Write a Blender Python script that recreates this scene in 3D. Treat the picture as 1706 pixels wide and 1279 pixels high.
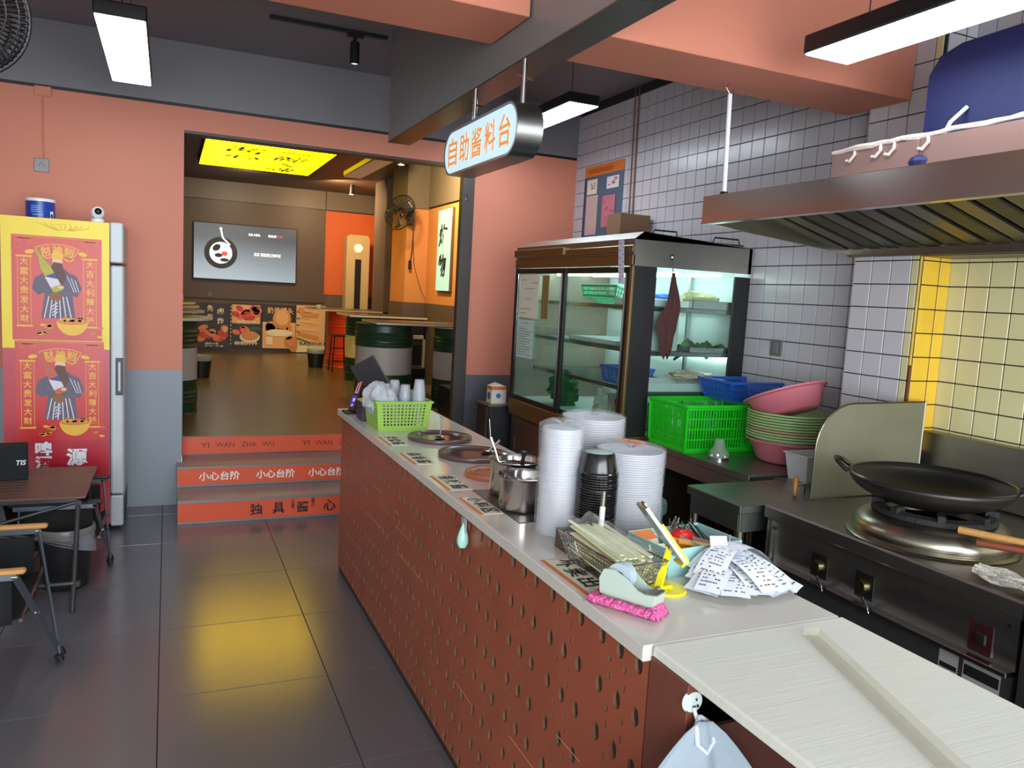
import bpy, bmesh, math, random
from mathutils import Matrix, Vector, Euler
PI = math.pi
rnd = random.Random(7)
for _o in list(bpy.data.objects): bpy.data.objects.remove(_o)
scene = bpy.context.scene
COL = scene.collection

# ---------------------------------------------------------------- camera
cam_data = bpy.data.cameras.new('camera'); cam = bpy.data.objects.new('camera', cam_data); COL.objects.link(cam)
cam_data.sensor_fit = 'HORIZONTAL'; cam_data.sensor_width = 36.0
cam_data.lens = 1303.25 / 1706 * 36.0
cam_data.clip_start = 0.02; cam_data.clip_end = 60
R_ = (Matrix.Rotation(math.radians(-23.948), 4, 'Z') @ Matrix.Rotation(math.radians(83.596), 4, 'X')
      @ Matrix.Rotation(math.radians(3.182), 4, 'Z'))
cam.matrix_world = Matrix.Translation((0, 0, 1.6)) @ R_
scene.camera = cam

# ---------------------------------------------------------------- world, exposure
scene.view_settings.view_transform = 'Standard'
scene.view_settings.look = 'None'
scene.view_settings.exposure = 1.1
scene.view_settings.gamma = 1.0
scene.view_settings.use_curve_mapping = False
world = bpy.data.worlds.new('street_daylight'); scene.world = world; world.use_nodes = True
bg = world.node_tree.nodes['Background']
bg.inputs[0].default_value = (0.80, 0.90, 1.0, 1); bg.inputs[1].default_value = 1.5
LAMP = 8.0        # emission of the linear ceiling lamps
LAMP_COL = (0.80, 0.90, 1.0)

def area_light(name, loc, rot, sx, sy, power, col):
    d = bpy.data.lights.new(name, 'AREA'); d.shape = 'RECTANGLE'; d.size = sx; d.size_y = sy
    d.energy = power; d.color = col
    o = bpy.data.objects.new(name, d); COL.objects.link(o); o.location = loc; o.rotation_euler = rot
    return o
# daylight coming in through the open shop front behind the camera
area_light('shopfront_daylight', (0.4, -2.45, 1.6), (PI/2, 0, 0), 4.6, 2.4, 125, (0.93, 0.97, 1.0))

# ---------------------------------------------------------------- materials
def lin(c):
    return tuple(((x/255)/12.92 if x/255 <= 0.04045 else ((x/255+0.055)/1.055)**2.4) for x in c)
MATS = {}
def mat(name, rgb, rough=0.5, metal=0.0, var=0.08, scale=6.0, bump=0.0, bscale=60.0, spec=0.5, emit=0.0, emit_col=None,
        trans=0.0, alpha=1.0, stretch=None, coat=0.0, rvar=0.0):
    m = bpy.data.materials.new(name); m.use_nodes = True; nt = m.node_tree; N = nt.nodes; L = nt.links
    b = N['Principled BSDF']
    c = lin(rgb)
    b.inputs['Roughness'].default_value = rough; b.inputs['Metallic'].default_value = metal
    b.inputs['Specular IOR Level'].default_value = spec
    if coat: b.inputs['Coat Weight'].default_value = coat; b.inputs['Coat Roughness'].default_value = 0.1
    if trans: b.inputs['Transmission Weight'].default_value = trans
    if alpha < 1: b.inputs['Alpha'].default_value = alpha
    if emit:
        b.inputs['Emission Color'].default_value = (*(emit_col or c), 1); b.inputs['Emission Strength'].default_value = emit
    tc = N.new('ShaderNodeTexCoord'); mp = N.new('ShaderNodeMapping'); L.new(tc.outputs['Object'], mp.inputs[0])
    if stretch: mp.inputs['Scale'].default_value = stretch
    if var > 0:
        nz = N.new('ShaderNodeTexNoise'); nz.inputs['Scale'].default_value = scale; nz.inputs['Detail'].default_value = 4
        L.new(mp.outputs[0], nz.inputs['Vector'])
        mx = N.new('ShaderNodeMix'); mx.data_type = 'RGBA'
        mx.inputs[6].default_value = (*[x*(1-var) for x in c], 1); mx.inputs[7].default_value = (*[min(1, x*(1+var)) for x in c], 1)
        L.new(nz.outputs['Fac'], mx.inputs[0]); L.new(mx.outputs[2], b.inputs['Base Color'])
        if rvar:
            mr = N.new('ShaderNodeMapRange'); mr.inputs[3].default_value = max(0, rough-rvar); mr.inputs[4].default_value = min(1, rough+rvar)
            L.new(nz.outputs['Fac'], mr.inputs[0]); L.new(mr.outputs[0], b.inputs['Roughness'])
    else:
        b.inputs['Base Color'].default_value = (*c, 1)
    if bump > 0:
        n2 = N.new('ShaderNodeTexNoise'); n2.inputs['Scale'].default_value = bscale; n2.inputs['Detail'].default_value = 3
        L.new(mp.outputs[0], n2.inputs['Vector'])
        bp = N.new('ShaderNodeBump'); bp.inputs['Strength'].default_value = bump; bp.inputs['Distance'].default_value = 0.01
        L.new(n2.outputs['Fac'], bp.inputs['Height']); L.new(bp.outputs[0], b.inputs['Normal'])
    MATS[name] = m
    return m
def glass_mat(name, tint, refl=0.12, rough=0.02):
    m = bpy.data.materials.new(name); m.use_nodes = True; nt = m.node_tree; N = nt.nodes; L = nt.links
    N.remove(N['Principled BSDF']); out = N['Material Output']
    tr = N.new('ShaderNodeBsdfTransparent'); tr.inputs[0].default_value = (*tint, 1)
    gl = N.new('ShaderNodeBsdfGlossy'); gl.inputs['Roughness'].default_value = rough
    lw = N.new('ShaderNodeLayerWeight'); lw.inputs[0].default_value = 0.5
    pw = N.new('ShaderNodeMath'); pw.operation = 'POWER'; pw.inputs[1].default_value = 5.0; L.new(lw.outputs['Facing'], pw.inputs[0])
    ad = N.new('ShaderNodeMath'); ad.operation = 'MULTIPLY_ADD'; ad.inputs[1].default_value = 0.8; ad.inputs[2].default_value = refl*0.3; ad.use_clamp = True
    L.new(pw.outputs[0], ad.inputs[0])
    mx = N.new('ShaderNodeMixShader'); L.new(ad.outputs[0], mx.inputs[0]); L.new(tr.outputs[0], mx.inputs[1]); L.new(gl.outputs[0], mx.inputs[2])
    L.new(mx.outputs[0], out.inputs[0]); MATS[name] = m; return m
def film_mat(name, rgb, opacity, rough=0.15, bump=0.5):
    """thin translucent plastic: partly see-through, partly glossy white"""
    m = bpy.data.materials.new(name); m.use_nodes = True; nt = m.node_tree; N = nt.nodes; L = nt.links
    b = N['Principled BSDF']; b.inputs['Base Color'].default_value = (*lin(rgb), 1); b.inputs['Roughness'].default_value = rough
    nz = N.new('ShaderNodeTexNoise'); nz.inputs['Scale'].default_value = 25
    bp = N.new('ShaderNodeBump'); bp.inputs['Strength'].default_value = bump; bp.inputs['Distance'].default_value = 0.01
    L.new(nz.outputs['Fac'], bp.inputs['Height']); L.new(bp.outputs[0], b.inputs['Normal'])
    tr = N.new('ShaderNodeBsdfTransparent'); mx = N.new('ShaderNodeMixShader'); mx.inputs[0].default_value = opacity
    L.new(tr.outputs[0], mx.inputs[1]); L.new(b.outputs[0], mx.inputs[2]); L.new(mx.outputs[0], N['Material Output'].inputs[0])
    MATS[name] = m; return m

pink = mat('pink_paint', (204, 127, 102), 0.62, var=0.03, scale=1.5, bump=0.05, bscale=90)
ceilg = mat('dark_grey_paint', (120, 117, 122), 0.55, var=0.04, scale=1.0)
beamg = mat('glossy_grey_cladding', (124, 124, 122), 0.36, var=0.04, scale=1.0, spec=0.6)
black = mat('black_metal', (22, 22, 24), 0.4, var=0.1)
blackp = mat('black_plastic', (26, 26, 28), 0.45, var=0.1)
blackgl = mat('glossy_black_plastic', (16, 15, 16), 0.12, var=0.1)
blackfab = mat('black_fabric', (24, 25, 27), 0.9, var=0.15, scale=60, bump=0.3, bscale=400)
slate = mat('slate_grey_paint', (138, 146, 154), 0.5, var=0.03, scale=1.2)
dtrim = mat('dark_bronze_trim', (66, 60, 54), 0.4, var=0.05)
floorm = mat('dark_floor_tile', (100, 97, 102), 0.20, var=0.08, scale=1.6, spec=0.7, rvar=0.03)
grout = mat('dark_grout', (38, 36, 36), 0.9, var=0.1)
backfloor = mat('glossy_platform_floor', (92, 84, 68), 0.28, var=0.08, scale=1.0, spec=0.6)
tilem = mat('white_glazed_tile', (200, 197, 203), 0.22, var=0.025, scale=3, spec=0.5)
tgrout = mat('tile_grout', (42, 40, 40), 0.9, var=0.2)
steel = mat('brushed_steel', (186, 184, 180), 0.22, 1.0, var=0.04, scale=2, stretch=(1, 1, 6), rvar=0.03)
dsteel = mat('greasy_dark_steel', (128, 124, 112), 0.42, 1.0, var=0.18, scale=5, rvar=0.1)
pot = mat('polished_steel', (196, 190, 186), 0.16, 1.0, var=0.05, scale=3)
chrome = mat('chrome', (200, 200, 200), 0.1, 1.0, var=0.0)
white = mat('white_plastic', (222, 224, 226), 0.35, var=0.03)
lampw = mat('lamp_diffuser', (255, 255, 255), 0.5, var=0, emit=LAMP, emit_col=LAMP_COL)
orange = mat('orange_red_vinyl', (222, 84, 46), 0.42, var=0.04, scale=2)
greyt = mat('grey_stair_tile', (128, 120, 118), 0.3, var=0.06)
paperw = mat('white_paper', (226, 228, 234), 0.7, var=0.04, scale=20)
paperc = mat('cream_paper', (232, 226, 205), 0.7, var=0.04, scale=20)
ink = mat('black_ink', (24, 22, 22), 0.6, var=0)
redink = mat('red_ink', (196, 40, 38), 0.6, var=0)
brownp = mat('dark_brown_panel', (82, 66, 54), 0.45, var=0.06, scale=1.5)
wood = mat('light_wood', (206, 152, 88), 0.45, var=0.18, scale=8, stretch=(1, 12, 12))
card = mat('brown_cardboard', (122, 92, 66), 0.8, var=0.08, scale=10)
caseglass = glass_mat('case_glass', (0.86, 0.95, 0.92))

# ---------------------------------------------------------------- mesh builder
class MB:
    def __init__(s): s.v = []; s.f = []; s.m = []; s.mi = 0
    def _add(s, vs, fs):
        n = len(s.v); s.v += [tuple(v) for v in vs]
        for f in fs: s.f.append(tuple(i+n for i in f)); s.m.append(s.mi)
        return s
    def mt(s, i): s.mi = i; return s
    def box(s, x0, x1, y0, y1, z0, z1, bev=0.0):
        if x0 > x1: x0, x1 = x1, x0
        if y0 > y1: y0, y1 = y1, y0
        if z0 > z1: z0, z1 = z1, z0
        if bev <= 0:
            vs = [(x, y, z) for z in (z0, z1) for y in (y0, y1) for x in (x0, x1)]
            return s._add(vs, [(0,2,3,1), (4,5,7,6), (0,1,5,4), (2,6,7,3), (0,4,6,2), (1,3,7,5)])
        b = min(bev, (x1-x0)/2.01, (y1-y0)/2.01, (z1-z0)/2.01)
        cs = []; idx = {}
        for sx in (0, 1):
            for sy in (0, 1):
                for sz in (0, 1):
                    X = (x0, x1)[sx]; Y = (y0, y1)[sy]; Z = (z0, z1)[sz]
                    dx = b if sx == 0 else -b; dy = b if sy == 0 else -b; dz = b if sz == 0 else -b
                    for a, p in (('x', (X, Y+dy, Z+dz)), ('y', (X+dx, Y, Z+dz)), ('z', (X+dx, Y+dy, Z))):
                        idx[(sx, sy, sz, a)] = len(cs); cs.append(p)
        F = []
        for k in (0, 1):
            q = [idx[(k, a, c, 'x')] for a, c in ((0,0),(1,0),(1,1),(0,1))]; F.append(q if k else q[::-1])
            q = [idx[(a, k, c, 'y')] for a, c in ((0,0),(0,1),(1,1),(1,0))]; F.append(q if k else q[::-1])
            q = [idx[(a, c, k, 'z')] for a, c in ((0,0),(1,0),(1,1),(0,1))]; F.append(q if k else q[::-1])
        for a in (0, 1):
            for c in (0, 1):
                q = [idx[(0,a,c,'y')], idx[(1,a,c,'y')], idx[(1,a,c,'z')], idx[(0,a,c,'z')]]; F.append(q if a != c else q[::-1])
                q = [idx[(a,0,c,'x')], idx[(a,1,c,'x')], idx[(a,1,c,'z')], idx[(a,0,c,'z')]]; F.append(q if a == c else q[::-1])
                q = [idx[(a,c,0,'x')], idx[(a,c,1,'x')], idx[(a,c,1,'y')], idx[(a,c,0,'y')]]; F.append(q if a != c else q[::-1])
        for a in (0, 1):
            for c in (0, 1):
                for d in (0, 1):
                    q = [idx[(a,c,d,'x')], idx[(a,c,d,'y')], idx[(a,c,d,'z')]]
                    F.append(q if (a+c+d) % 2 else q[::-1])
        return s._add(cs, F)
    def obox(s, c, ax, ay, az, hx, hy, hz):
        """oriented box: centre, three axes, half sizes"""
        c = Vector(c); ax = Vector(ax).normalized()*hx; ay = Vector(ay).normalized()*hy; az = Vector(az).normalized()*hz
        vs = [c+ax*i+ay*j+az*k for k in (-1, 1) for j in (-1, 1) for i in (-1, 1)]
        return s._add(vs, [(0,2,3,1), (4,5,7,6), (0,1,5,4), (2,6,7,3), (0,4,6,2), (1,3,7,5)])
    def bar(s, p, q, w, h, up=(0, 0, 1)):
        p = Vector(p); q = Vector(q); d = (q-p); L = d.length; d.normalize(); u = Vector(up)
        if abs(d.dot(u)) > 0.95: u = Vector((0, 1, 0))
        r = d.cross(u).normalized(); u2 = r.cross(d)
        return s.obox((p+q)/2, d, r, u2, L/2, w/2, h/2)
    def cyl(s, p, q, r, n=12, r2=None, caps=True):
        p = Vector(p); q = Vector(q); d = (q-p).normalized(); r2 = r if r2 is None else r2
        u = Vector((0, 0, 1)) if abs(d.z) < 0.9 else Vector((1, 0, 0))
        a = d.cross(u).normalized(); b = d.cross(a)
        vs = []
        for c, rr in ((p, r), (q, r2)):
            for i in range(n):
                t = 2*PI*i/n; vs.append(c + a*math.cos(t)*rr + b*math.sin(t)*rr)
        fs = [(i, (i+1) % n, n+(i+1) % n, n+i) for i in range(n)]
        if caps: fs += [tuple(range(n-1, -1, -1)), tuple(range(n, 2*n))]
        return s._add(vs, fs)
    def lathe(s, prof, c=(0, 0, 0), n=24, sx=1, sy=1, M=None, closed=False):
        """prof: (r, z) list"""
        vs = []; c = Vector(c)
        for r, z in prof:
            for i in range(n):
                t = 2*PI*i/n; v = Vector((r*math.cos(t)*sx, r*math.sin(t)*sy, z))
                vs.append((M @ v if M else v) + c)
        fs = []; k = len(prof)
        for j in range(k-1 if not closed else k):
            for i in range(n):
                a = j*n; b = ((j+1) % k)*n
                fs.append((a+i, a+(i+1) % n, b+(i+1) % n, b+i))
        return s._add(vs, fs)
    def tube(s, pts, r, n=6, caps=True, rs=None):
        pts = [Vector(p) for p in pts]; m = len(pts); vs = []; prev = None
        for k, p in enumerate(pts):
            d = (pts[min(k+1, m-1)] - pts[max(k-1, 0)]).normalized()
            if prev is None:
                u = Vector((0, 0, 1)) if abs(d.z) < 0.9 else Vector((1, 0, 0)); a = d.cross(u).normalized()
            else: a = (prev - d*prev.dot(d)).normalized()
            prev = a; b = d.cross(a); rr = rs[k] if rs else r
            for i in range(n):
                t = 2*PI*i/n; vs.append(p + a*math.cos(t)*rr + b*math.sin(t)*rr)
        fs = []
        for k in range(m-1):
            for i in range(n): fs.append((k*n+i, k*n+(i+1) % n, (k+1)*n+(i+1) % n, (k+1)*n+i))
        if caps: fs += [tuple(range(n-1, -1, -1)), tuple(range((m-1)*n, m*n))]
        return s._add(vs, fs)
    def prism(s, poly, axis, a, b):
        """poly of 2D points extruded along axis from a to b. axis 'x': pts=(y,z); 'y': pts=(x,z); 'z': pts=(x,y)"""
        def P(u, v, w): return {'x': (w, u, v), 'y': (u, w, v), 'z': (u, v, w)}[axis]
        n = len(poly); vs = [P(u, v, a) for u, v in poly] + [P(u, v, b) for u, v in poly]
        return s._add(vs, [tuple(range(n-1, -1, -1)), tuple(range(n, 2*n))] + [(i, (i+1) % n, n+(i+1) % n, n+i) for i in range(n)])
    def sphere(s, c, r, n=12, m=8, sx=1, sy=1, sz=1):
        prof = [(max(1e-4, r*math.sin(PI*k/m)), r*sz*-math.cos(PI*k/m)) for k in range(m+1)]
        return s.lathe(prof, c, n, sx, sy)
    def grid(s, fn, nu, nv, closed_u=False):
        vs = [fn(i/(nu if closed_u else nu-1), j/(nv-1)) for j in range(nv) for i in range(nu)]
        fs = []
        for j in range(nv-1):
            for i in range(nu if closed_u else nu-1):
                i2 = (i+1) % nu; fs.append((j*nu+i, j*nu+i2, (j+1)*nu+i2, (j+1)*nu+i))
        return s._add(vs, fs)
    def quad(s, a, b, c, d): return s._add([a, b, c, d], [(0, 1, 2, 3)])
    def mesh(s, name, mats, smooth=False, fixn=True):
        me = bpy.data.meshes.new(name); me.from_pydata(s.v, [], s.f); me.update()
        for m in (mats if isinstance(mats, (list, tuple)) else [mats]): me.materials.append(m)
        if any(s.m): me.polygons.foreach_set('material_index', s.m)
        if fixn:
            bm = bmesh.new(); bm.from_mesh(me); bmesh.ops.recalc_face_normals(bm, faces=bm.faces); bm.to_mesh(me); bm.free()
        if smooth:
            me.polygons.foreach_set('use_smooth', [True]*len(me.polygons))
            try: me.set_sharp_from_angle(angle=math.radians(38))
            except Exception: pass
        me.update(); return me
    def build(s, name, mats, parent=None, smooth=False, solid=0, fixn=True, loc=None):
        o = bpy.data.objects.new(name, s.mesh(name, mats, smooth, fixn)); COL.objects.link(o)
        if parent: o.parent = parent
        if loc is not None: o.location = loc
        if solid:
            md = o.modifiers.new('thickness', 'SOLIDIFY'); md.thickness = solid; md.offset = 0
        return o

def tag(o, label, cat, group=None):
    o['label'] = label; o['category'] = cat
    if group: o['group'] = group
    return o
def thing(name, label, cat, loc=(0, 0, 0), rotz=0, group=None, rot=None):
    o = bpy.data.objects.new(name, None); COL.objects.link(o); o.location = loc
    o.rotation_euler = rot if rot else (0, 0, rotz); o.empty_display_size = 0.05
    return tag(o, label, cat, group)
def struct(o): o['kind'] = 'structure'; return o
def stuff(o): o['kind'] = 'stuff'; return o
def dup(o, loc=None, rot=None, label=None, group=None, parent=None):
    c = o.copy(); COL.objects.link(c)
    if loc is not None: c.location = loc
    if rot is not None: c.rotation_euler = rot
    if label: c['label'] = label
    if group: c['group'] = group
    if parent: c.parent = parent
    for ch in list(KIDS(o)): dup(ch, parent=c)
    return c
def KIDS(o): return list(o.children)
def inst(name, me, parent=None, loc=(0, 0, 0), rot=(0, 0, 0)):
    o = bpy.data.objects.new(name, me); COL.objects.link(o); o.parent = parent; o.location = loc; o.rotation_euler = rot; return o

# ---------------------------------------------------------------- lettering
_ts = bpy.data.scenes.new('lettering_workshop')
_tc = {}
def text_geo(s, bold=0.0, spacing=1.0):
    """2D outline triangles of a string, normalised: height of one line = 1, centred at 0,0 -> verts, faces, width, height"""
    k = (s, bold, spacing)
    if k in _tc: return _tc[k]
    cu = bpy.data.curves.new('t', 'FONT'); cu.body = s; cu.size = 1; cu.resolution_u = 2; cu.offset = bold; cu.space_character = spacing
    ob = bpy.data.objects.new('t', cu); _ts.collection.objects.link(ob)
    _ts.view_layers[0].update(); dg = _ts.view_layers[0].depsgraph; dg.update()
    me = bpy.data.meshes.new_from_object(ob.evaluated_get(dg))
    vs = [(v.co.x, v.co.y) for v in me.vertices]; fs = [tuple(p.vertices) for p in me.polygons]
    bpy.data.objects.remove(ob); bpy.data.meshes.remove(me)
    if not vs: _tc[k] = ([], [], 1, 1); return _tc[k]
    x0 = min(v[0] for v in vs); x1 = max(v[0] for v in vs); y0 = min(v[1] for v in vs); y1 = max(v[1] for v in vs)
    vs = [(v[0]-(x0+x1)/2, v[1]-(y0+y1)/2) for v in vs]
    _tc[k] = (vs, fs, x1-x0, y1-y0); return _tc[k]
def put_text(mb, s, c, right, up, w=None, h=None, bold=0.0, rot=0.0, lift=0.0, shear=0.0, spacing=1.0):
    """lay a string in a plane, centred at c, fitted into w x h (both given: stretched)"""
    vs, fs, tw, th = text_geo(s, bold, spacing)
    if w and h: sx, sy = w/tw, h/th
    elif w: sx = sy = w/tw
    else: sx = sy = h/th
    c = Vector(c); R = Vector(right).normalized(); U = Vector(up).normalized(); Nn = R.cross(U)
    ca, sa = math.cos(rot), math.sin(rot); out = []
    for x, y in vs:
        x *= sx; y *= sy; x += y*shear; X = x*ca-y*sa; Y = x*sa+y*ca
        out.append(c + R*X + U*Y + Nn*lift)
    mb._add(out, fs); return mb
class Flat:
    """flat print on a plane: origin, right, up; pieces are lifted layer by layer"""
    def __init__(s, o, right, up, step=0.0006):
        s.o = Vector(o); s.R = Vector(right).normalized(); s.U = Vector(up).normalized(); s.N = s.R.cross(s.U); s.step = step
        s.mb = MB()
    def pt(s, u, v, l): return s.o + s.R*u + s.U*v + s.N*(l*s.step)
    def poly(s, pts, l, mi=0): s.mb.mt(mi); s.mb._add([s.pt(u, v, l) for u, v in pts], [tuple(range(len(pts)))]); return s
    def rect(s, u0, u1, v0, v1, l, mi=0): return s.poly([(u0, v0), (u1, v0), (u1, v1), (u0, v1)], l, mi)
    def ell(s, u, v, a, b, l, mi=0, n=14, rot=0, t0=0, t1=2*PI):
        ca, sa = math.cos(rot), math.sin(rot)
        p = []
        full = abs(t1-t0-2*PI) < 1e-6
        for i in range(n if full else n+1):
            t = t0+(t1-t0)*i/n; x = a*math.cos(t); y = b*math.sin(t); p.append((u+x*ca-y*sa, v+x*sa+y*ca))
        return s.poly(p, l, mi)
    def line(s, pts, w, l, mi=0):
        for (a, b), (c, d) in zip(pts, pts[1:]):
            L = math.hypot(c-a, d-b) or 1; nx, ny = -(d-b)/L*w/2, (c-a)/L*w/2
            s.poly([(a-nx, b-ny), (c-nx, d-ny), (c+nx, d+ny), (a+nx, b+ny)], l, mi)
        return s
    def text(s, t, u, v, l, mi=0, w=None, h=None, bold=0.0, rot=0.0, shear=0):
        s.mb.mt(mi); put_text(s.mb, t, s.pt(u, v, l), s.R, s.U, w, h, bold, rot, 0, shear); return s
    def build(s, name, mats, parent=None): return s.mb.build(name, mats, parent, fixn=False)
# ================================================================ SETTING
XW = 3.108; YW = 5.904; ZC = 3.16; ZB = 0.444
X, Y, Z = Vector((1, 0, 0)), Vector((0, 1, 0)), Vector((0, 0, 1))
# floor slab with separate tiles
fl = struct(MB().box(-2.32, XW+.1, -2.5, 6.1, -0.08, -0.006).build('floor', grout))
tile_me = MB().box(-.3185, .3185, -.3185, .3185, -.006, 0, .0012).mesh('floor_tile', floorm)
for i in range(-4, 5):
    for j in range(-8, 5):
        x0 = -0.025+0.64*i; y0 = 3.10+0.64*j
        if y0 > 5.7: continue
        x1 = min(x0+.64, XW)
        if x1-x0 < .63 or x0 < -2.2:
            xa = max(x0, -2.2)
            if x1-xa < .1: continue
            MB().box(xa+.0015, x1-.0015, y0+.0015, y0+.6385, -.006, 0, .0012).build('floor_tile', floorm, fl)
        else: inst('floor_tile', tile_me, fl, (x0+.32, y0+.32, 0))
struct(MB().box(-1.5, 4.2, 6.2, 13.7, 0.30, ZB).build('floor_back', backfloor))

# back wall with the wide opening into the rear room
wb = MB()
wb.mt(0).box(-2.32, .096, YW, 6.06, 0, 2.742).box(.096, 2.196, YW, 6.06, 2.592, 2.742).box(2.196, XW+.1, YW, 6.06, 0, 2.742)
wb.mt(1).box(-2.32, XW+.1, YW, 6.06, 2.762, ZC)
wb.mt(2).box(-2.32, XW+.1, YW+.02, 6.06, 2.742, 2.762)
wb = struct(wb.build('wall_back', [pink, ceilg, black]))
wm = mat('right_wainscot_shaded', (92, 95, 100), .5, var=.03)  # same slate as the left, shade behind the counter put into its colour
MB().box(-.87+.4, .096, YW-.008, YW, 0, .958).build('wainscot', slate, wb)
MB().box(-2.3, -.47, YW-.008, YW, 0, .958).build('wainscot', slate, wb)
MB().box(2.2, XW, YW-.008, YW, 0, .95).build('wainscot', wm, wb)
struct(MB().box(.086, .1, YW-.006, 6.06, ZB, .958).build('trim_1', dtrim))
struct(MB().box(2.094, 2.198, YW-.03, 5.935, 0.0, 2.592, .003).build('trim_2', dtrim))
struct(MB().box(.096, 2.094, YW+.01, 6.05, 2.575, 2.592).build('trim_3', dtrim))
keyhole = MB().cyl((2.135, YW-.03, 2.36), (2.135, YW-.04, 2.36), .011, 12).box(2.125, 2.145, YW-.036, YW-.03, 2.315, 2.345, .002)
tag(keyhole.build('door_latch', pot), 'small steel latch plate on the dark jamb below the lit sign', 'latch')

struct(MB().mt(0).box(-2.42, -2.32, 4.7, 6.06, 0, ZC).mt(1).box(-2.42, -2.32, -2.5, 4.7, 0, ZC).build('wall_left', [pink, mat('pale_left_wall', (228, 228, 220), .6, var=.03)]))
# right wall, grout bed + glazed tiles
wr = struct(MB().box(XW+.006, XW+.12, -2.5, YW, 0, ZC).build('wall_right', tgrout))
TP = 0.1033; g = .0023
def tile(nm='wall_tile'): return MB().box(-.0062, 0.0, -TP/2+g, TP/2-g, -TP/2+g, TP/2-g, .0016).mesh(nm, tilem)
wt = tile()
pil = struct(MB().box(2.926, XW+.006, 2.385, 2.735, 0, ZC).build('trim_4', tgrout))
pil.name = 'wall_pilaster'
yellow_stain = mat('grease_yellowed_tile', (222, 180, 52), .3, var=.18, scale=9)
yellowish = mat('lightly_yellowed_tile', (214, 208, 160), .2, var=.06, scale=3)
wt_y = MB().box(-.0062, 0, -TP/2+g, TP/2-g, -TP/2+g, TP/2-g, .0016).mesh('wall_tile', yellowish)
cand = []
y_rows = []
zr0 = 1.331 - 6*TP  # row joints
for r in range(-12, 26):
    zc = zr0+TP*(r+.5)
    if zc < .55 or zc > ZC-.03: continue
    for c in range(-34, 52):
        yc = 2.918+TP*(c+.5)
        if 2.36 < yc < 2.76 or yc > YW-.03 or yc < -.4: continue
        cand.append((yc, zc))
def vis(yc, zc):   # large in the photograph first: nearest tiles that nothing hides
    if yc < 2.36: return (yc > 1.1 and 1.12 < zc < 1.86)
    return yc < 5.0 and not (yc > 3.6 and zc < 1.95) and not (yc < 3.6 and zc < 1.15) and not (yc < 2.9 and zc > 1.9)
near = sorted([t for t in cand if vis(*t)], key=lambda t: t[0])[:300]
ns = set(near)
for yc, zc in near:
    inst('wall_tile', wt_y if yc < 2.36 else wt, wr, (XW+.0002, yc, zc))
far = MB(); farY = MB()
for yc, zc in cand:
    if (yc, zc) in ns: continue
    (farY if (yc < 2.36 and zc < 1.95) else far).box(XW-.006, XW+.0002, yc-TP/2+g, yc+TP/2-g, zc-TP/2+g, zc+TP/2-g)
stuff(far.build('wall_tile', tilem, wr)); stuff(farY.build('wall_tile', yellowish, wr))
# pilaster tiles: front face (faces -X) and near return (faces -Y)
for r in range(0, 22):
    zc = zr0+TP*(r+.5)
    if zc < 1.0 or zc > ZC: continue
    yy = 2.735
    for w in (TP, TP, TP, .036):
        m = MB().box(2.918, 2.925, yy-w+g, yy-g, zc-TP/2+g, zc+TP/2-g, .0014)
        m.build('wall_tile', yellowish if yy < 2.5 else tilem, pil); yy -= w
    for x0, x1 in ((2.934, 3.034), (3.037, XW-.006)):
        MB().box(x0+g, x1-g, 2.378, 2.385, zc-TP/2+g, zc+TP/2-g, .0014).build('wall_tile', yellow_stain if zc < 1.95 else tilem, pil)
rust = mat('rusty_corner_bead', (196, 160, 52), .5, var=.35, scale=14)
rust2 = mat('rust', (96, 48, 26), .9, var=.4, scale=30)
MB().box(2.9165, 2.927, 2.3765, 2.387, 1.13, 1.87, .003).build('corner_bead', rust, pil)
MB().box(2.9155, 2.924, 2.3755, 2.386, 1.13, 1.40, .002).build('rust_patch', rust2, pil)

# ceiling and beams
struct(MB().box(-2.42, XW+.12, -2.5, 6.06, ZC, ZC+.1).build('ceiling', ceilg))
bm_ = struct(MB().box(1.272, 1.41, -2.5, 5.0, 2.527, ZC, .002).build('ceiling_beam', beamg))
MB().box(1.268, 1.414, -2.5, 5.003, 2.521, 2.528, .001).build('edge_strip', mat('dark_cladding_edge', (62, 60, 58), .25, var=.03), bm_)
struct(MB().box(-2.32, 1.265, 2.87, 3.26, 2.665, ZC, .003).build('ceiling_beam', pink))
struct(MB().box(1.416, 2.915, 2.515, 2.862, 2.527, ZC, .003).build('ceiling_beam', pink))

# ---- rear room shell
brc = mat('rear_ceiling_brown', (92, 80, 70), .5, var=.05)
brg = mat('rear_upper_grey', (112, 102, 88), .45, var=.05)
orw = mat('rear_orange_paint', (204, 98, 44), .6, var=.05, scale=1)
peach = mat('rear_peach_paint', (206, 140, 80), .6, var=.04, scale=1)
struct(MB().box(-1.5, 4.2, 6.06, 13.75, 3.17, 3.27).build('ceiling_back', brc))
wf = MB()
wf.mt(0).box(-1.5, 4.2, 13.58, 13.7, 2.87, 3.17)
wf.mt(1).box(-1.5, 2.43, 13.56, 13.7, 1.30, 2.85)
wf.mt(2).box(2.43, 4.2, 13.58, 13.7, 1.45, 2.85)
wf.mt(3).box(-1.5, 4.2, 13.59, 13.7, ZB, 1.45)
wf.mt(4).box(-1.5, 4.2, 13.6, 13.7, 2.85, 2.87).box(2.425, 2.435, 13.552, 13.7, 2.85, 3.17)
wfo = struct(wf.build('wall_far', [brg, brownp, orw, brc, black]))
struct(MB().box(-1.6, -1.5, 6.06, 13.7, ZB, 3.17).build('wall_rear_left', pink))
ws = MB()
ws.mt(0).box(3.30, 3.42, 11.9, 13.6, 1.45, 2.85); ws.mt(1).box(3.29, 3.42, 11.9, 13.6, ZB, 1.45)
ws.mt(2).box(3.26, 3.42, 6.06, 13.6, 2.85, 3.17); ws.mt(3).box(3.31, 3.42, 11.9, 13.6, 2.84, 2.85)
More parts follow.
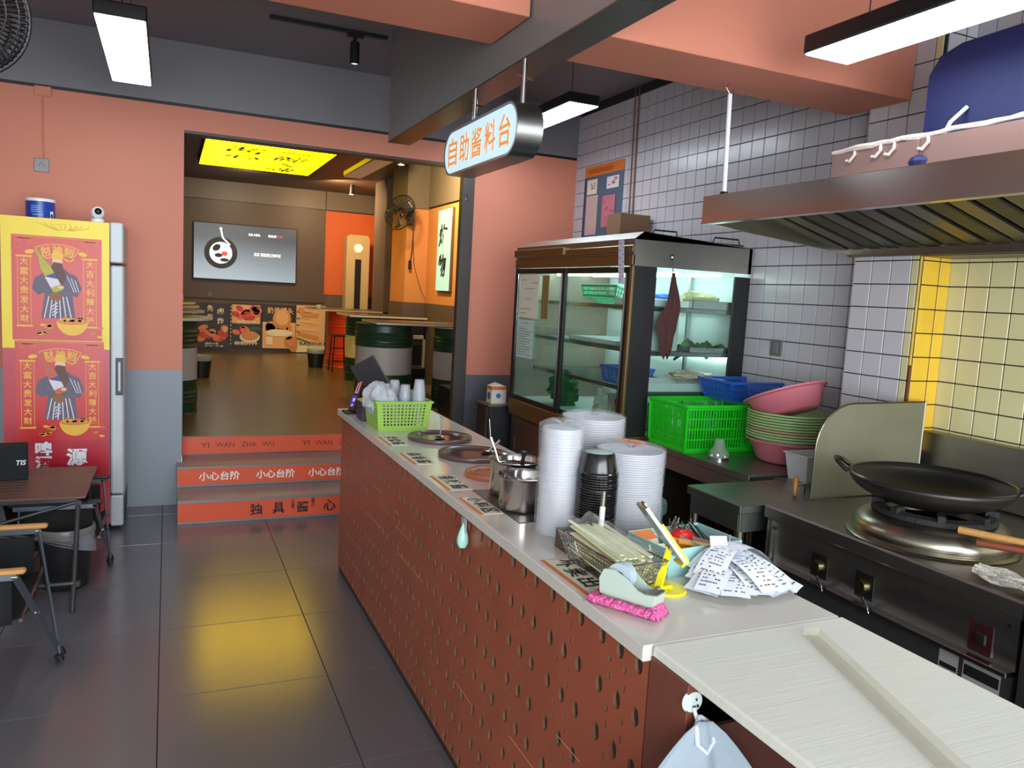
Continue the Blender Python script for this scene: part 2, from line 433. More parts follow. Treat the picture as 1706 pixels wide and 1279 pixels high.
ws.mt(4).box(3.0, 3.12, 6.06, 9.62, 1.45, 2.62); ws.mt(1).box(2.99, 3.12, 6.06, 9.62, ZB, 1.45)
ws.mt(2).box(2.99, 3.4, 6.06, 9.62, 2.64, 3.17); ws.mt(3).box(3.01, 3.12, 6.06, 9.62, 2.62, 2.64)
ws.mt(4).box(3.02, 3.4, 9.62, 11.9, 1.45, 2.85); ws.mt(1).box(3.01, 3.4, 9.62, 11.9, ZB, 1.45)
struct(ws.build('wall_rear_right', [orw, brc, brg, black, peach]))
pp = MB(); pp.mt(0).box(2.72, 3.0, 9.62, 10.3, 1.45, 2.62); pp.mt(1).box(2.71, 3.0, 9.61, 10.31, ZB, 1.45); pp.mt(2).box(2.71, 3.0, 9.6, 10.31, 2.62, 3.17)
struct(pp.build('wall_rear_pier', [peach, brc, brg]))
struct(MB().box(2.86, 3.3, 11.2, 11.9, ZB, 3.17).build('wall_rear_pillar', brc))

# ================================================================ STAIRS
st = thing('staircase', 'three shallow grey steps with orange lettered risers up to the rear room', 'steps', (.065, 5.38, 0))
def lc(x, y, z): return (x-.065, y-5.38, z)
sx0, sx1 = .065, 2.15
tr = MB
for (y0, y1, z0, z1) in ((5.38, 5.73, 0, .160), (5.73, 6.06, .16, .305)):
    MB().box(sx0-.065, sx1-.065, y0-5.38, (5.904 if y1 > 6 else y1)-5.38, 0 if z0 == 0 else z0, z1, .002).build('tread', greyt, st)
MB().box(.10-.065, 2.09-.065, 5.905-5.38, 6.125-5.38, .01, .305).build('tread', greyt, st)
MB().box(.10-.065, 2.09-.065, 6.125-5.38, 6.2-5.38, .3, ZB+.001).build('tread', backfloor, st)
rz = ((5.378, .018, .140, 0), (5.728, .178, .290, 0), (6.122, .312, .440, .035))
for y, z0, z1, dx in rz:
    MB().box(dx+.003, sx1-.065-(.06 if dx else 0), y-.0015-5.38, y+.001-5.38, z0, z1).build('riser_panel', orange, st)
yel = Flat(lc(0, 5.3755, 0), X, Z)
def lett(txts, y, mats, h, bold):
    for t, x, z, w in txts:
        put_text(MB(), t, (x-.065, y-.003-5.38, z), X, Z, w, h, bold).build('lettering', mats, st, fixn=False)
lett([('小心台阶', .065+x, .236, .27) for x in (.275, .655, 1.02, 1.38, 1.74)], 5.728, mat('white_lettering', (236, 232, 226), .5, var=0), .062, .02)
lett([('独', .555, .08, .082), ('具', .70, .08, .08), ('“', .795, .105, .02), ('酱', .86, .08, .082), ('”', .93, .105, .02), ('心', 1.045, .08, .085)], 5.378, ink, .078, .018)
dred = mat('dark_red_lettering', (92, 24, 22), .5, var=0)
for base in (.1, .83, 1.56):
    for t, dx, w in (('YI', .095, .055), ('WAN', .235, .13), ('ZHA', .405, .105), ('WU', .545, .085)):
        if base+dx+w/2 < 2.05: put_text(MB(), t, (base+dx-.0, 6.122-.003-5.38, .378), X, Z, w, .036, -.004).build('lettering', dred, st, fixn=False)
# ================================================================ CEILING LAMPS
def linear_lamp(label, x, y, z, w=.20, L=1.25, lit=True, ceil=ZC):
    t = thing('linear_lamp', label, 'ceiling lamp', (x, y, z), group=None)
    MB().box(-w/2-.006, w/2+.006, -L/2-.006, L/2+.006, 0, .062, .006).build('housing', black, t)
    MB().box(-w/2, w/2, -L/2, L/2, -.006, .001, .006).build('diffuser', lampw if lit else white, t)
    for s in (-1, 1):
        MB().cyl((0, s*L*.36, .06), (0, s*L*.36, ceil-z), .0022, 6).cyl((0, s*L*.36, ceil-z-.012), (0, s*L*.36, ceil-z), .018, 12).build('suspension_wire', black, t)
    return t
linear_lamp('lit white linear lamp hanging over the drinks fridge aisle', -.195, 4.56, 2.70)
linear_lamp('lit white linear lamp behind the lit oval counter sign', 2.315, 4.99, 2.785, .20)
linear_lamp('lit white linear lamp hanging closest above the cooker hood', 2.14, 1.60, 2.50)
linear_lamp('unlit linear lamp hanging in the rear room', 2.01, 8.75, 2.90, .2, 1.6, False, 3.17)

def mesh_smooth(mb, name, m, parent): return mb.build(name, m, parent, smooth=True)
# track with spotlight
t = thing('track_rail', 'black lighting track fixed across the ceiling before the rear room', 'track', (.9, 5.01, 3.14))
MB().box(-.36, .345, -.018, .018, 0, .02, .002).build('rail', black, t)
t = thing('spotlight', 'black cylinder spotlight pointing down from the ceiling track', 'spotlight', (1.045, 5.01, 3.14))
MB().box(-.05, .05, -.017, .017, -.02, 0, .002).build('adapter', black, t)
MB().cyl((0, 0, -.02), (-.004, 0, -.05), .012, 10).build('stem', black, t)
MB().lathe([(.001, -.045), (.027, -.047), (.029, -.055), (.029, -.175), (.024, -.178), (.022, -.165), (.001, -.165)], n=20).build('barrel', black, t, smooth=True)
MB().cyl((0, 0, -.168), (0, 0, -.172), .021, 16).build('lens', mat('spot_lens', (235, 238, 240), .3, emit=1.2), t)

# oval counter sign
SX = 1.19
t = thing('counter_sign', 'lit oval counter sign with orange characters hanging from the beam', 'sign', (SX, 3.19, 2.237))
def stadium(L, h, n=12):
    r = h/2; a = L/2-r; p = []
    for i in range(n+1): th = -PI/2+PI*i/n; p.append((a+r*math.cos(th), r*math.sin(th)))
    for i in range(n+1): th = PI/2+PI*i/n; p.append((-a+r*math.cos(th), r*math.sin(th)))
    return p
SL, SH = .86, .205
rim = stadium(SL, SH); inn = stadium(SL-.02, SH-.02)
m = MB(); n = len(rim)
m.v = [(0, y, z) for y, z in rim]+[(.108, y, z) for y, z in rim]+[(0, y, z) for y, z in inn]+[(.004, y, z) for y, z in inn]
m.f = [(i, (i+1) % n, n+(i+1) % n, n+i) for i in range(n)]+[(i, (i+1) % n, 2*n+(i+1) % n, 2*n+i) for i in range(n)]+[tuple(range(n, 2*n))]
m.m = [0]*len(m.f)
m.build('steel_shell', mat('sign_steel', (176, 176, 174), .3, 1.0, var=.04), t, smooth=True)
signw = mat('sign_face', (190, 226, 238), .4, var=0, emit=.27, emit_col=(.66, .92, 1.0))
MB().prism(inn, 'x', .003, .006).build('lit_face', signw, t)
f = Flat((.001, 0, 0), -Y, Z)
signo = mat('sign_orange', (240, 150, 60), .5, var=0, emit=.22, emit_col=(1.0, .32, .05))
for k, ch in enumerate('自助酱料台'):
    put_text(MB(), ch, (.001, .305-.152*k, 0), -Y, Z, .118, .125, .012).build('lettering', signo, t, fixn=False)
for yy in (.27, -.27):
    q = thing('sign_rod', ('far' if yy > 0 else 'near')+' thin steel rod carrying the oval counter sign', 'rod', (SX+.085, 3.19+yy, 2.335))
    MB().cyl((0, 0, 0), (0, 0, 2.521-2.335), .011, 12).build('tube', pot, q, smooth=True)
    MB().bar((-.04, -.01, .125), (.045, .012, .118), .006, .006).build('wire_tie', pot, q)

# ================================================================ COOKER HOOD
hood = thing('cooker_hood', 'large stainless cooker hood with sloping baffle filters above the wok stove', 'cooker hood', (2.051, 2.05, 1.95))
def H(x, y, z): return (x-2.051, y-2.05, z-1.95)
y0, y1 = 2.75, .45
m = MB(); a = H(2.051, y0, 1.95); 
def qd(m, *p): m.quad(*[H(*q) for q in p])
m = MB().obox(H(2.056, (y0+y1)/2, 2.0), X, Y, Z, .006, (y0-y1)/2, .055)
m.build('front_panel', steel, hood)
m = MB().box(*[v for p in zip(H(2.046, y1, 1.943), H(2.085, y0, 1.951)) for v in p]).build('drip_rail', steel, hood)
m = MB(); m.prism([(2.06-2.051, 1.95-1.95), (2.912-2.051, 1.872-1.95), (2.912-2.051, 1.90-1.95), (2.50-2.051, 2.10-1.95), (2.06-2.051, 2.055-1.95)], 'y', y0-2.05-.012, y0-2.05).build('end_panel', steel, hood)
m = MB()
qd(m, (2.051, y1, 2.055), (2.30, y1, 2.10), (2.30, y0, 2.10), (2.051, y0, 2.055))
qd(m, (2.30, y1, 2.10), (3.10, y1, 2.16), (3.10, 2.36, 2.16), (2.30, 2.36, 2.10))
qd(m, (2.30, 2.36, 2.10), (2.912, 2.36, 2.16), (2.912, y0, 2.16), (2.30, y0, 2.10))
m.build('top_panel', steel, hood, solid=.004)
# inner skin: near-horizontal lip then baffles sloping down to the wall
m = MB()
qd(m, (2.07, y1, 1.962), (2.30, y1, 2.06), (2.30, y0-.012, 2.06), (2.07, y0-.012, 1.962))
m.build('inner_panel', dsteel, hood, solid=.004)
bx0, bz0, bx1, bz1 = 2.30, 2.06, 2.90, 1.90
m = MB()
qd(m, (bx0, y1, bz0+.02), (bx1, y1, bz1+.02), (bx1, y0-.012, bz1+.02), (bx0, y0-.012, bz0+.02)); m.build('filter_backing', mat('near_black_filter', (30, 28, 24), .7), hood)  # near-black sheet showing between the slats
d = (Vector((bx1, 0, bz1))-Vector((bx0, 0, bz0))); L = d.length; d.normalize(); nrm = Vector((-d.z, 0, d.x))
k = 0; y = y0-.06; slm = mat('greasy_slat', (92, 88, 66), .5, .7, var=.3, scale=8)
while y > y1+.1:
    c = Vector(H((bx0+bx1)/2, y, (bz0+bz1)/2))
    MB().obox(c, d, Y, nrm, L/2, .034, .006).build('baffle_slat', slm if k % 2 else dsteel, hood); y -= .098; k += 1
m = MB(); m.box(*[v for p in zip(H(2.885, y1, 1.865), H(2.912, y0, 1.905)) for v in p]); m.build('grease_gutter', dsteel, hood)
MB().box(*[v for p in zip(H(2.912, y1, 1.862), H(3.106, 2.372, 1.905)) for v in p]).build('wall_gutter', dsteel, hood)
rod = thing('hood_rod', 'white rod hanging the cooker hood from the pink beam', 'rod', (2.13, 2.72, 2.07))
MB().cyl((0, 0, 0), (0, .015, .41), .010, 10).build('tube', white, rod, smooth=True)
MB().cyl((0, 0, -.02), (0, 0, .0), .008, 8).box(-.012, .012, -.012, .012, .0, .012).build('fixing', black, rod)
MB().tube([(0, .015, .41), (-.02, .018, .435), (0, .02, .457)], .003).tube([(0, .015, .41), (.02, .018, .43)], .003).build('hook', chrome, rod)
# duct box with foam bead
duct = thing('duct_box', 'brown steel duct box standing on top of the cooker hood', 'duct', (2.42, 1.4, 2.108))
dm = mat('reflective_brown_steel', (160, 128, 120), .35, .6, var=.12, scale=2)
for k in range(5):
    ya = 2.43-1.4-.4*k; 
    MB().box(-.004, .0, ya-.397, ya-.002, .0, .118+.004*k, .001).build('side_panel', dm, duct)
MB().box(.0, .40, .63-1.6-.0, 2.43-1.4, 0, .11).build('core', dm, duct)
m = MB(); pts = [(rnd.uniform(-.006, .006), 2.43-1.4-.04*i, .128+.0004*i+rnd.uniform(-.004, .004)) for i in range(44)]
m.tube(pts, .009, 7, rs=[.007+rnd.random()*.006 for _ in pts])
for yy in (.92, .74, .80, .6): m.tube([(0, yy, .128), (-.012, yy-.01, .10), (-.012, yy+.012, .08), (-.01, yy+.03, .085)], .006, 6)
m.build('foam_bead', mat('foam_bead', (205, 190, 180), .8, bump=.5, bscale=60), duct, smooth=True)
# blue drum of the extractor fan
bl = thing('extractor_housing', 'dark blue extractor fan housing on top of the cooker hood duct', 'fan housing', (2.60, 1.60, 2.20))
bluem = mat('dark_blue_enamel', (14, 24, 78), .6, var=.1)
MB().prism([(r_*math.cos(a_)*1.0+.0, .04+.17+r_*math.sin(a_)) for r_, a_ in [(.30 if i % 5 else .3, 0) for i in range(0)]] or
           [(-.70, .03), (.5, .03), (.5, .27), (.46, .33), (.38, .355), (-.40, .375), (-.53, .33), (-.70, .25)], 'x', -.09, .25).build('casing', bluem, bl)
MB().box(-.11, -.085, -.62, -.30, .11, .17, .004).build('junction_box', white, bl)
MB().tube([(-.10, -.3, .14), (-.13, -.1, .11), (-.16, .05, .04), (-.17, .15, -.02), (-.17, .24, -.05)], .009, 8).build('cable', white, bl, smooth=True)
MB().tube([(-.095, .33, .13), (-.13, .36, .08), (-.15, .40, -.03)], .007, 8).build('cable', white, bl, smooth=True)
MB().sphere((-.17, .43, -.05), .03, 10, 6, 1.2, 1.5, .8).build('cable_knot', bluem, bl)

# ================================================================ STOVE
sv = thing('wok_stove', 'stainless wok range with control knobs and tall back splash', 'stove', (2.13, 1.80, 0))
def S(x, y, z): return (x-2.13, y-1.80, z)
def sbox(m, x0, x1, ya, yb, z0, z1, b=0): a = S(x0, ya, z0); c = S(x1, yb, z1); return m.box(a[0], c[0], a[1], c[1], a[2], c[2], b)
yA, yB = 2.31, 1.30
dst = mat('stove_steel', (150, 146, 142), .40, 1.0, var=.12, scale=3, stretch=(1, 1, 6), rvar=.08)
sbox(MB(), 2.22, 3.10, yB, yA, .12, .80).build('cabinet', dst, sv)
for yy in (yA-.05, yB+.05):
    for xx in (2.28, 3.0): MB().cyl(S(xx, yy, 0), S(xx, yy, .12), .022, 10).build('leg', dst, sv)
MB().prism([(2.13-2.13, .845), (2.135-2.13, .852), (3.10-2.13, .852), (3.10-2.13, .80), (2.135-2.13, .80), (2.13-2.13, .806)], 'y', yB-1.8, yA-1.8).build('hob_top', dst, sv)
MB().prism([(2.145-2.13, .80), (2.23-2.13, .80), (2.23-2.13, .645), (2.150-2.13, .645)], 'y', yB-1.8+.01, yA-1.8-.02).build('control_panel', dst, sv)
sbox(MB(), 2.112, 2.155, yB+.01, yA-.02, .630, .645, .002).build('lip', steel, sv)
sbox(MB(), 2.130, 2.148, yA-.045, yA-.02, .645, .80, .002).build('trim_strip', steel, sv)
sbox(MB(), 2.140, 2.22, yB+.01, yA-.02, .10, .630).build('kick_panel', mat('stove_lower_panel', (96, 94, 94), .42, .7, var=.1), sv)
sbox(MB(), 3.04, 3.10, yB-.6, 2.372, .86, 1.115, .004).build('back_splash', dst, sv)
sbox(MB(), 2.13, 3.10, .45, yB-.01, .12, .852, .004).build('side_unit', dst, sv)
for yy, zz in ((2.03, .70), (1.83, .70)):
    kb = sbox(MB(), 2.146, 2.152, yy-.04, yy+.04, zz-.045, zz+.045, .003).build('knob_recess', black, sv)
    MB().cyl(S(2.124, yy, zz), S(2.15, yy, zz), .021, 20, .026).build('knob', mat('brass_knob%d' % int(yy*10), (170, 160, 110), .25, 1.0, var=.3, scale=30), kb, smooth=True)
    MB().tube([S(2.12, yy-.02, zz-.03), S(2.115, yy-.045, zz-.05), S(2.115, yy-.055, zz-.07)], .006, 8).build('valve_pipe', chrome, kb, smooth=True)
sw = sbox(MB(), 2.145, 2.155, 1.375, 1.455, .65, .745, .012).build('switch_cover', mat('dark_red_plastic', (58, 24, 28), .3, var=.2, scale=30), sv)
sbox(MB(), 2.138, 2.147, 1.395, 1.43, .68, .715, .004).build('switch_button', blackp, sw)
for yy in (2.26, 1.335): MB().cyl(S(2.14, yy, .77), S(2.146, yy, .77), .006, 10).build('screw', black, sv)
for (ya, yb, zz) in ((1.530, 1.466, .622), (1.452, 1.338, .618)):
    f = Flat(S(2.1385, ya, zz-.16), -Y, Z); w = ya-yb
    f.rect(0, w, 0, .165, 0, 0).rect(.004, w-.004, .118 if w > .1 else .105, .15 if w > .1 else .12, 1, 1)
    for k in range(7): f.rect(.007, w*(.4 if k % 2 else .45), .02+.013*k, .024+.013*k, 1, 1)
    if w > .1:
        for k in range(7): f.rect(.075, w-.012, .02+.013*k, .024+.013*k, 1, 1)
    f.build('rating_plate', [mat('rating_plate_metal%d' % int(ya*100), (196, 196, 188), .4, .3, var=.05), ink], sv)
# burner
br = thing('wok_burner', 'round steel wok burner ring on the hob', 'burner', (2.40, 1.80, .852))
bm1 = mat('burner_steel', (158, 152, 136), .3, 1.0, var=.3, scale=9, rvar=.1)
MB().lathe([(.262, 0), (.268, .004), (.262, .010), (.248, .012), (.252, .022), (.250, .042), (.238, .062), (.215, .078), (.185, .088), (.165, .088), (.16, .06), (.10, .02)], n=48).build('ring', bm1, br, smooth=True)
castm = mat('burnt_cast_iron', (30, 30, 30), .75, var=.3, scale=30, bump=.5, bscale=80)
MB().lathe([(.18, .08), (.195, .09), (.19, .105), (.165, .112), (.15, .10)], n=36).build('wok_ring', castm, br, smooth=True)
for k in range(8):
    a_ = 2*PI*k/8; MB().obox((.172*math.cos(a_), .172*math.sin(a_), .112), (math.cos(a_), math.sin(a_), 0), (-math.sin(a_), math.cos(a_), 0), Z, .02, .012, .012).build('support_lug', castm, br)
# wok
wk = thing('wok', 'large black iron wok resting on the burner ring', 'wok', (2.435, 1.85, .950))
ir = mat('seasoned_iron', (62, 58, 54), .42, .7, var=.25, scale=6)
R_w = .262
prof = [(.001, .0)] + [(R_w*math.sin(PI/2*k/10*.98), .112-.112*math.cos(PI/2*k/10*.98)) for k in range(1, 11)]
prof = [(r, z*.92) for r, z in prof]
MB().lathe(prof, n=56).build('bowl', ir, wk, smooth=True, solid=.004)
MB().lathe([(R_w, .097), (R_w+.004, .101), (R_w, .105), (R_w-.004, .101)], n=56, closed=True).build('rim', mat('worn_iron_rim', (90, 92, 96), .3, .9), wk, smooth=True)
for a_ in (2.2, 5.3):
    c_ = Vector((R_w*math.cos(a_), R_w*math.sin(a_), .095)); tv = Vector((-math.sin(a_), math.cos(a_), 0)); rv = Vector((math.cos(a_), math.sin(a_), 0))
    MB().tube([c_+tv*(.055*math.cos(q))+rv*(.05*math.sin(q))+Z*(.035*math.sin(q)) for q in [PI*i/8 for i in range(9)]], .008, 8).build('handle', ir, wk, smooth=True)
# splash guard plate
pg = thing('splash_guard', 'grey steel splash guard with one rounded corner beside the wok', 'splash guard', (2.385, 2.335, .852))
pts = [(0, 0), (.60, 0), (.60, .395)] + [(.19-.19*math.sin(PI/2*k/8), .20+.19*math.cos(PI/2*k/8)) for k in range(9)]
gm = mat('oily_sheet_steel', (150, 148, 126), .48, .75, var=.18, scale=4)
MB().prism(pts, 'y', -.002, .002).build('plate', gm, pg)
MB().tube([(x, 0, z) for x, z in pts[2:]+[pts[0]]], .004, 6).tube([(.60, 0, .395), (.60, 0, 0)], .006, 6).build('rolled_edge', dsteel, pg)
# wooden knob sticking out behind the guard
kn = thing('wooden_knob_handle', 'small orange wooden knob standing left of the splash guard', 'handle', (2.385, 2.43, .838))
MB().lathe([(.001, -.010), (.025, -.008), (.042, 0), (.044, .009), (.025, .017), (.001, .018)], (0, 0, .045), 20, M=Matrix.Rotation(-.75, 3, 'Z') @ Matrix.Rotation(PI/2, 3, 'Y')).build('knob', wood, kn, smooth=True)
MB().cyl((.01, 0, .045), (.06, 0, .05), .004, 8).cyl((.06, 0, .05), (.06, 0, 0), .004, 8).build('pin', chrome, kn)
# ladles
for (p, q, lab) in (((2.26, 1.60, .955), (2.33, 1.38, .965), 'upper orange wooden ladle handle reaching over the burner'), ((2.27, 1.545, .93), (2.36, 1.36, .94), 'lower dark red wooden ladle handle reaching over the burner')):
    t = thing('ladle', lab, 'ladle', p); v = Vector(q)-Vector(p)
    MB().tube([(0, 0, 0), v*.5, v], .011, 10, rs=[.012, .011, .009]).build('handle', wood if 'upper' in lab else mat('dark_red_wood', (128, 64, 40), .5, var=.1), t, smooth=True)
    e = v*1.0; MB().tube([v*.98, v*1.6], .004, 8).build('shaft', pot, t)
    MB().lathe([(.001, -.03), (.03, -.022), (.045, .0), (.043, .0), (.03, -.018), (.001, -.026)], v*1.75, 20).build('bowl', pot, t, smooth=True)
# white mop yarn and valve stub on the hob
mp = MB(); r2 = random.Random(3)
for k in range(26):
    y_ = r2.uniform(-.0, .012); z_ = .012+r2.uniform(0, .024); x_ = r2.uniform(-.028, .028)
    mp.tube([(x_*(1+.3*math.sin(i*1.3+k)), .10-.028*i, z_+.006*math.sin(i*1.1+k*.7)+.004) for i in range(9)], .0045, 5)
mp = mp.build('yarn_bundle', mat('white_cotton_yarn', (214, 208, 196), .95, var=.1, bump=.5, bscale=200), smooth=True, loc=(2.185, 1.37, .852))
tag(mp, 'bundle of white cotton yarn lying on the front edge of the stove', 'yarn')
tag(MB().cyl((0, 0, 0), (.003, 0, .055), .011, 16).build('valve_stub', pot, smooth=True, loc=(2.235, 1.355, .852)), 'short shiny pipe stub standing beside the white yarn', 'pipe')
# ================================================================ DISPLAY CASE  x 2.30..3.10, y 3.655..5.22
dc = thing('display_fridge', 'tall glass display fridge with bronze sliding doors and a lit interior', 'display fridge', (2.30, 3.655, 0))
CW, CL = .80, 1.565
bronze = mat('worn_brass_frame', (150, 130, 92), .32, .85, var=.12, scale=3)
inox = mat('case_inox', (160, 158, 150), .33, .9, var=.06, scale=3, stretch=(12, 1, 1))
inlight = mat('case_inner_panel', (214, 226, 226), .4, var=.03)
m = MB(); m.box(0.03, CW, 0, CL, .02, .74); m.build('base_cabinet', mat('case_base_brown', (92, 80, 66), .4, .5, var=.08), dc)
MB().box(0, CW, 0, CL, .745, .86, .004).build('sill', bronze, dc)
for k, (ya, yb) in enumerate(((.04, .50), (.52, .98), (1.0, 1.5))):
    d_ = MB().box(.018, .03, ya, yb, .06, .72, .004).build('base_door', mat('case_base_door%d' % k, (96, 86, 74), .35, .6, var=.08), dc)
    MB().box(.010, .018, yb-.05, yb-.03, .45, .6, .002).build('handle', dsteel, d_)
MB().prism([(0, 1.80), (CW, 1.80), (CW, 1.945), (.055, 1.985), (0, 1.945)], 'y', 0, .012).build('header_panel', inox, dc)
MB().prism([(0, 1.80), (.02, 1.80), (.02, 1.93), (0, 1.945)], 'y', .012, CL).build('header_panel', inox, dc)
MB().prism([(0, 1.942), (CW, 1.945), (CW, 1.95), (.055, 1.985)], 'y', 0, CL).build('roof', inox, dc)
MB().box(-.006, .012, .0, CL, 1.80, 1.86, .004).build('brass_rail', bronze, dc)
MB().box(-.02, .0, .80, CL, 1.875, 1.925, .004).build('brass_rail', bronze, dc)
MB().box(-.01, .0, .0, .80, 1.87, 1.91, .003).build('brass_rail', bronze, dc)
# corner posts
MB().box(.012, .155, -.002, .012, .86, 1.80, .002).build('corner_post', blackp, dc)
MB().box(-.004, .012, -.002, .03, .86, 1.80, .003).build('brass_post', bronze, dc)
MB().box(CW-.11, CW, -.002, .012, .86, 1.78, .002).build('corner_post', blackp, dc)
MB().box(0, .02, CL-.02, CL, .86, 1.80).build('corner_post', blackp, dc)
MB().box(CW-.02, CW, 0, CL, .745, 1.945).build('back_panel', inlight, dc)
MB().box(0.02, CW-.02, CL-.012, CL, .86, 1.94).build('far_panel', mat('case_far_panel', (150, 140, 128), .4, .3, var=.06), dc)
MB().box(.02, CW-.02, .012, CL-.012, .86, .872).build('bottom_panel', inlight, dc)
gp = MB().box(.155, CW-.11, .002, .008, .86, 1.80).build('side_glass', caseglass, dc)
# two sliding doors
for nm, ya, yb, xo in (('a', .79, CL-.02, .0), ('b', .04, .83, .012)):
    d_ = MB().box(xo, xo+.012, ya, ya+.05, .865, 1.795).box(xo, xo+.012, yb-.035, yb, .865, 1.795).box(xo, xo+.012, ya+.05, yb-.035, .865, .895).box(xo, xo+.012, ya+.05, yb-.035, 1.76, 1.795).build('sliding_door', black, dc)
    MB().box(xo+.004, xo+.008, ya+.05, yb-.035, .895, 1.76).build('door_glass', caseglass, d_)
    MB().box(xo-.003, xo, ya+.048, ya+.053, .895, 1.76).build('door_bead', chrome, d_)
    MB().box(xo-.003, xo, yb-.038, yb-.033, .895, 1.76).build('door_bead', chrome, d_)
# shelves
shm = mat('shelf_wire_steel', (170, 172, 170), .25, .9, var=.05)
for z in (1.10, 1.33, 1.58):
    m = MB(); xa, xb = .16, CW-.03
    for k in range(24): m.box(xa, xb, .05+k*.061, .056+k*.061, z-.004, z)
    m.box(xa, xa+.01, .03, CL-.05, z-.02, z+.004).box(xb-.01, xb, .03, CL-.05, z-.02, z+.004).box(xa, xb, .03, .04, z-.02, z+.004).box(xa, xb, CL-.06, CL-.05, z-.02, z+.004)
    stuff(m.build('shelf', shm, dc))
for yy in (.5, 1.0): MB().box(CW-.05, CW-.03, yy, yy+.02, .872, 1.8).build('shelf_upright', shm, dc)
MB().box(.30, .34, .04, CL-.06, 1.765, 1.785, .003).build('light_tube', mat('case_led_tube', (255, 255, 255), .5, var=0, emit=7, emit_col=(.80, 1.0, .95)), dc)
MB().box(.60, .63, .04, CL-.06, 1.775, 1.79, .003).build('light_tube', MATS['case_led_tube'], dc)
MB().box(CW-.05, CW-.035, .06, CL-.1, 1.30, 1.312).build('light_tube', MATS['case_led_tube'], dc)
# notices on the far sliding door
def paper(nm, label, o, right, up, w, h, base, lines, inks=None, cat='paper', par=None, lw=.0035, seed=1, rot=None):
    """flat sheet with rows of small printed marks"""
    r = random.Random(seed); t = MB(); f = Flat((0, 0, 0), right, up, .0008)
    f.rect(0, w, 0, h, 1, 0)
    for (v, u0, u1) in lines:
        u = u0
        while u < u1:
            e = min(u1, u+r.uniform(.006, .016)); f.rect(u, e, v, v+lw, 2, 1); u = e+.004
    o_ = f.build(nm, [base, ink] if not inks else [base, inks], par); o_.location = o
    md = o_.modifiers.new('thickness', 'SOLIDIFY'); md.thickness = .0006; md.offset = -1
    if label: tag(o_, label, cat)
    return o_
px = 2.30-.004
paper('paper_notice', 'yellowed handwritten notice taped high inside the left sliding door', (px, 5.12, 1.455), -Y, Z, .31, .29, paperc, [(.03, .04, .12), (.06, .02, .2), (.13, .1, .2), (.2, .1, .25), (.24, .2, .3), (.26, .03, .1)], seed=2)
paper('paper_notice', 'pale green printed notice below the yellowed one on the fridge door', (px, 5.13, 1.175), -Y, Z, .27, .265, mat('mint_paper', (196, 222, 212), .7, var=.03), [(.24, .1, .18)]+[(.02+.018*k, .02, (.25, .16, .22)[k % 3]) for k in range(11)], seed=5)
paper('paper_slip', 'long narrow paper slip with handwriting taped over the fridge corner', (2.278, 3.76, 1.70), (-Y+.0*X), (Z+.12*Y).normalized(), .06, .24, mat('lilac_paper', (206, 204, 224), .7, var=.03), [(.02+.02*k, .008+.03*(k % 2), .03+.025*(k % 2)) for k in range(11)], seed=8)
tag(MB().box(0, .003, 0, .10, 0, .29).build('cardboard_sheet', mat('orange_cardboard', (190, 138, 84), .8, var=.08), loc=(2.315, 4.70, 1.46)), 'tan cardboard sheet inside the fridge behind the left door', 'cardboard')

# contents
def tray(label, loc, w, l, h, m, group=None):
    t = thing('tray', label, 'tray', loc)
    b = MB(); b.box(-w/2, w/2, -l/2, l/2, 0, .003)
    b.build('base', m, t)
    b = MB()
    for (x0, x1, y0_, y1_) in ((-w/2, -w/2+.003, -l/2, l/2), (w/2-.003, w/2, -l/2, l/2), (-w/2, w/2, -l/2, -l/2+.003), (-w/2, w/2, l/2-.003, l/2)): b.box(x0, x1, y0_, y1_, 0, h)
    b.build('rim', m, t); return t
def basket(name, label, cat, loc, wt_, lt, wb_, lb, h, m, rotz=0, nv=(14, 22), rail=3, rot=None, bar=.006, group=None):
    """tapered plastic basket: slotted walls of upright ribs and rails, solid rim"""
    t = thing(name, label, cat, loc, rotz, group, rot)
    def P(s, u, z):  # side s, u in -1..1
        f = z/h; w = (wb_+(wt_-wb_)*f)/2; l = (lb+(lt-lb)*f)/2
        return [(u*w, -l, z), (w, u*l, z), (-u*w, l, z), (-w, -u*l, z)][s]
    for s in range(4):
        n_ = nv[s % 2]; b = MB(); up = [(0, -1, 0), (1, 0, 0), (0, 1, 0), (-1, 0, 0)][s]
        for k in range(n_+1):
            u = -1+2*k/n_; b.bar(P(s, u, h*.08), P(s, u, h*.93), bar*(2.2 if k in (0, n_) else 1), .003, up=up)
        for j in range(rail+2):
            z = h*(.06+.88*j/(rail+1)); b.bar(P(s, -1, z), P(s, 1, z), .003, bar*(2.4 if j in (0, rail+1) else 1.1))
        b.build('side_wall', m, t)
    b = MB(); w, l = wt_/2, lt/2
    for q in ((-w-.008, w+.008, -l-.01, -l+.004), (-w-.008, w+.008, l-.004, l+.01), (-w-.01, -w+.004, -l, l), (w-.004, w+.01, -l, l)): b.box(*q, h-.012, h+.003, .003)
    b.build('rim', m, t)
    b = MB(); w, l = wb_/2, lb/2
    for k in range(9): b.box(-w, w, -l+2*l*k/8-.005, -l+2*l*k/8+.005, 0, .005)
    for k in range(6): b.box(-w+2*w*k/5-.005, -w+2*w*k/5+.005, -l, l, 0, .005)
    b.build('bottom', m, t); return t
greenp = mat('mint_green_plastic', (64, 178, 132), .35, var=.05)
basket('shallow_basket', 'mint green shallow basket leaning on the top fridge shelf', 'basket', (2.66, 4.42, 1.59), .30, .44, .26, .40, .07, greenp, nv=(14, 18), rail=1, rot=(0, .30, 0))
tray('white paper lined tray lying on the top shelf behind the right door', (2.66, 3.93, 1.585), .34, .42, .04, paperw)
tray('wide white tray on the middle fridge shelf', (2.68, 4.35, 1.335), .42, .6, .03, white)
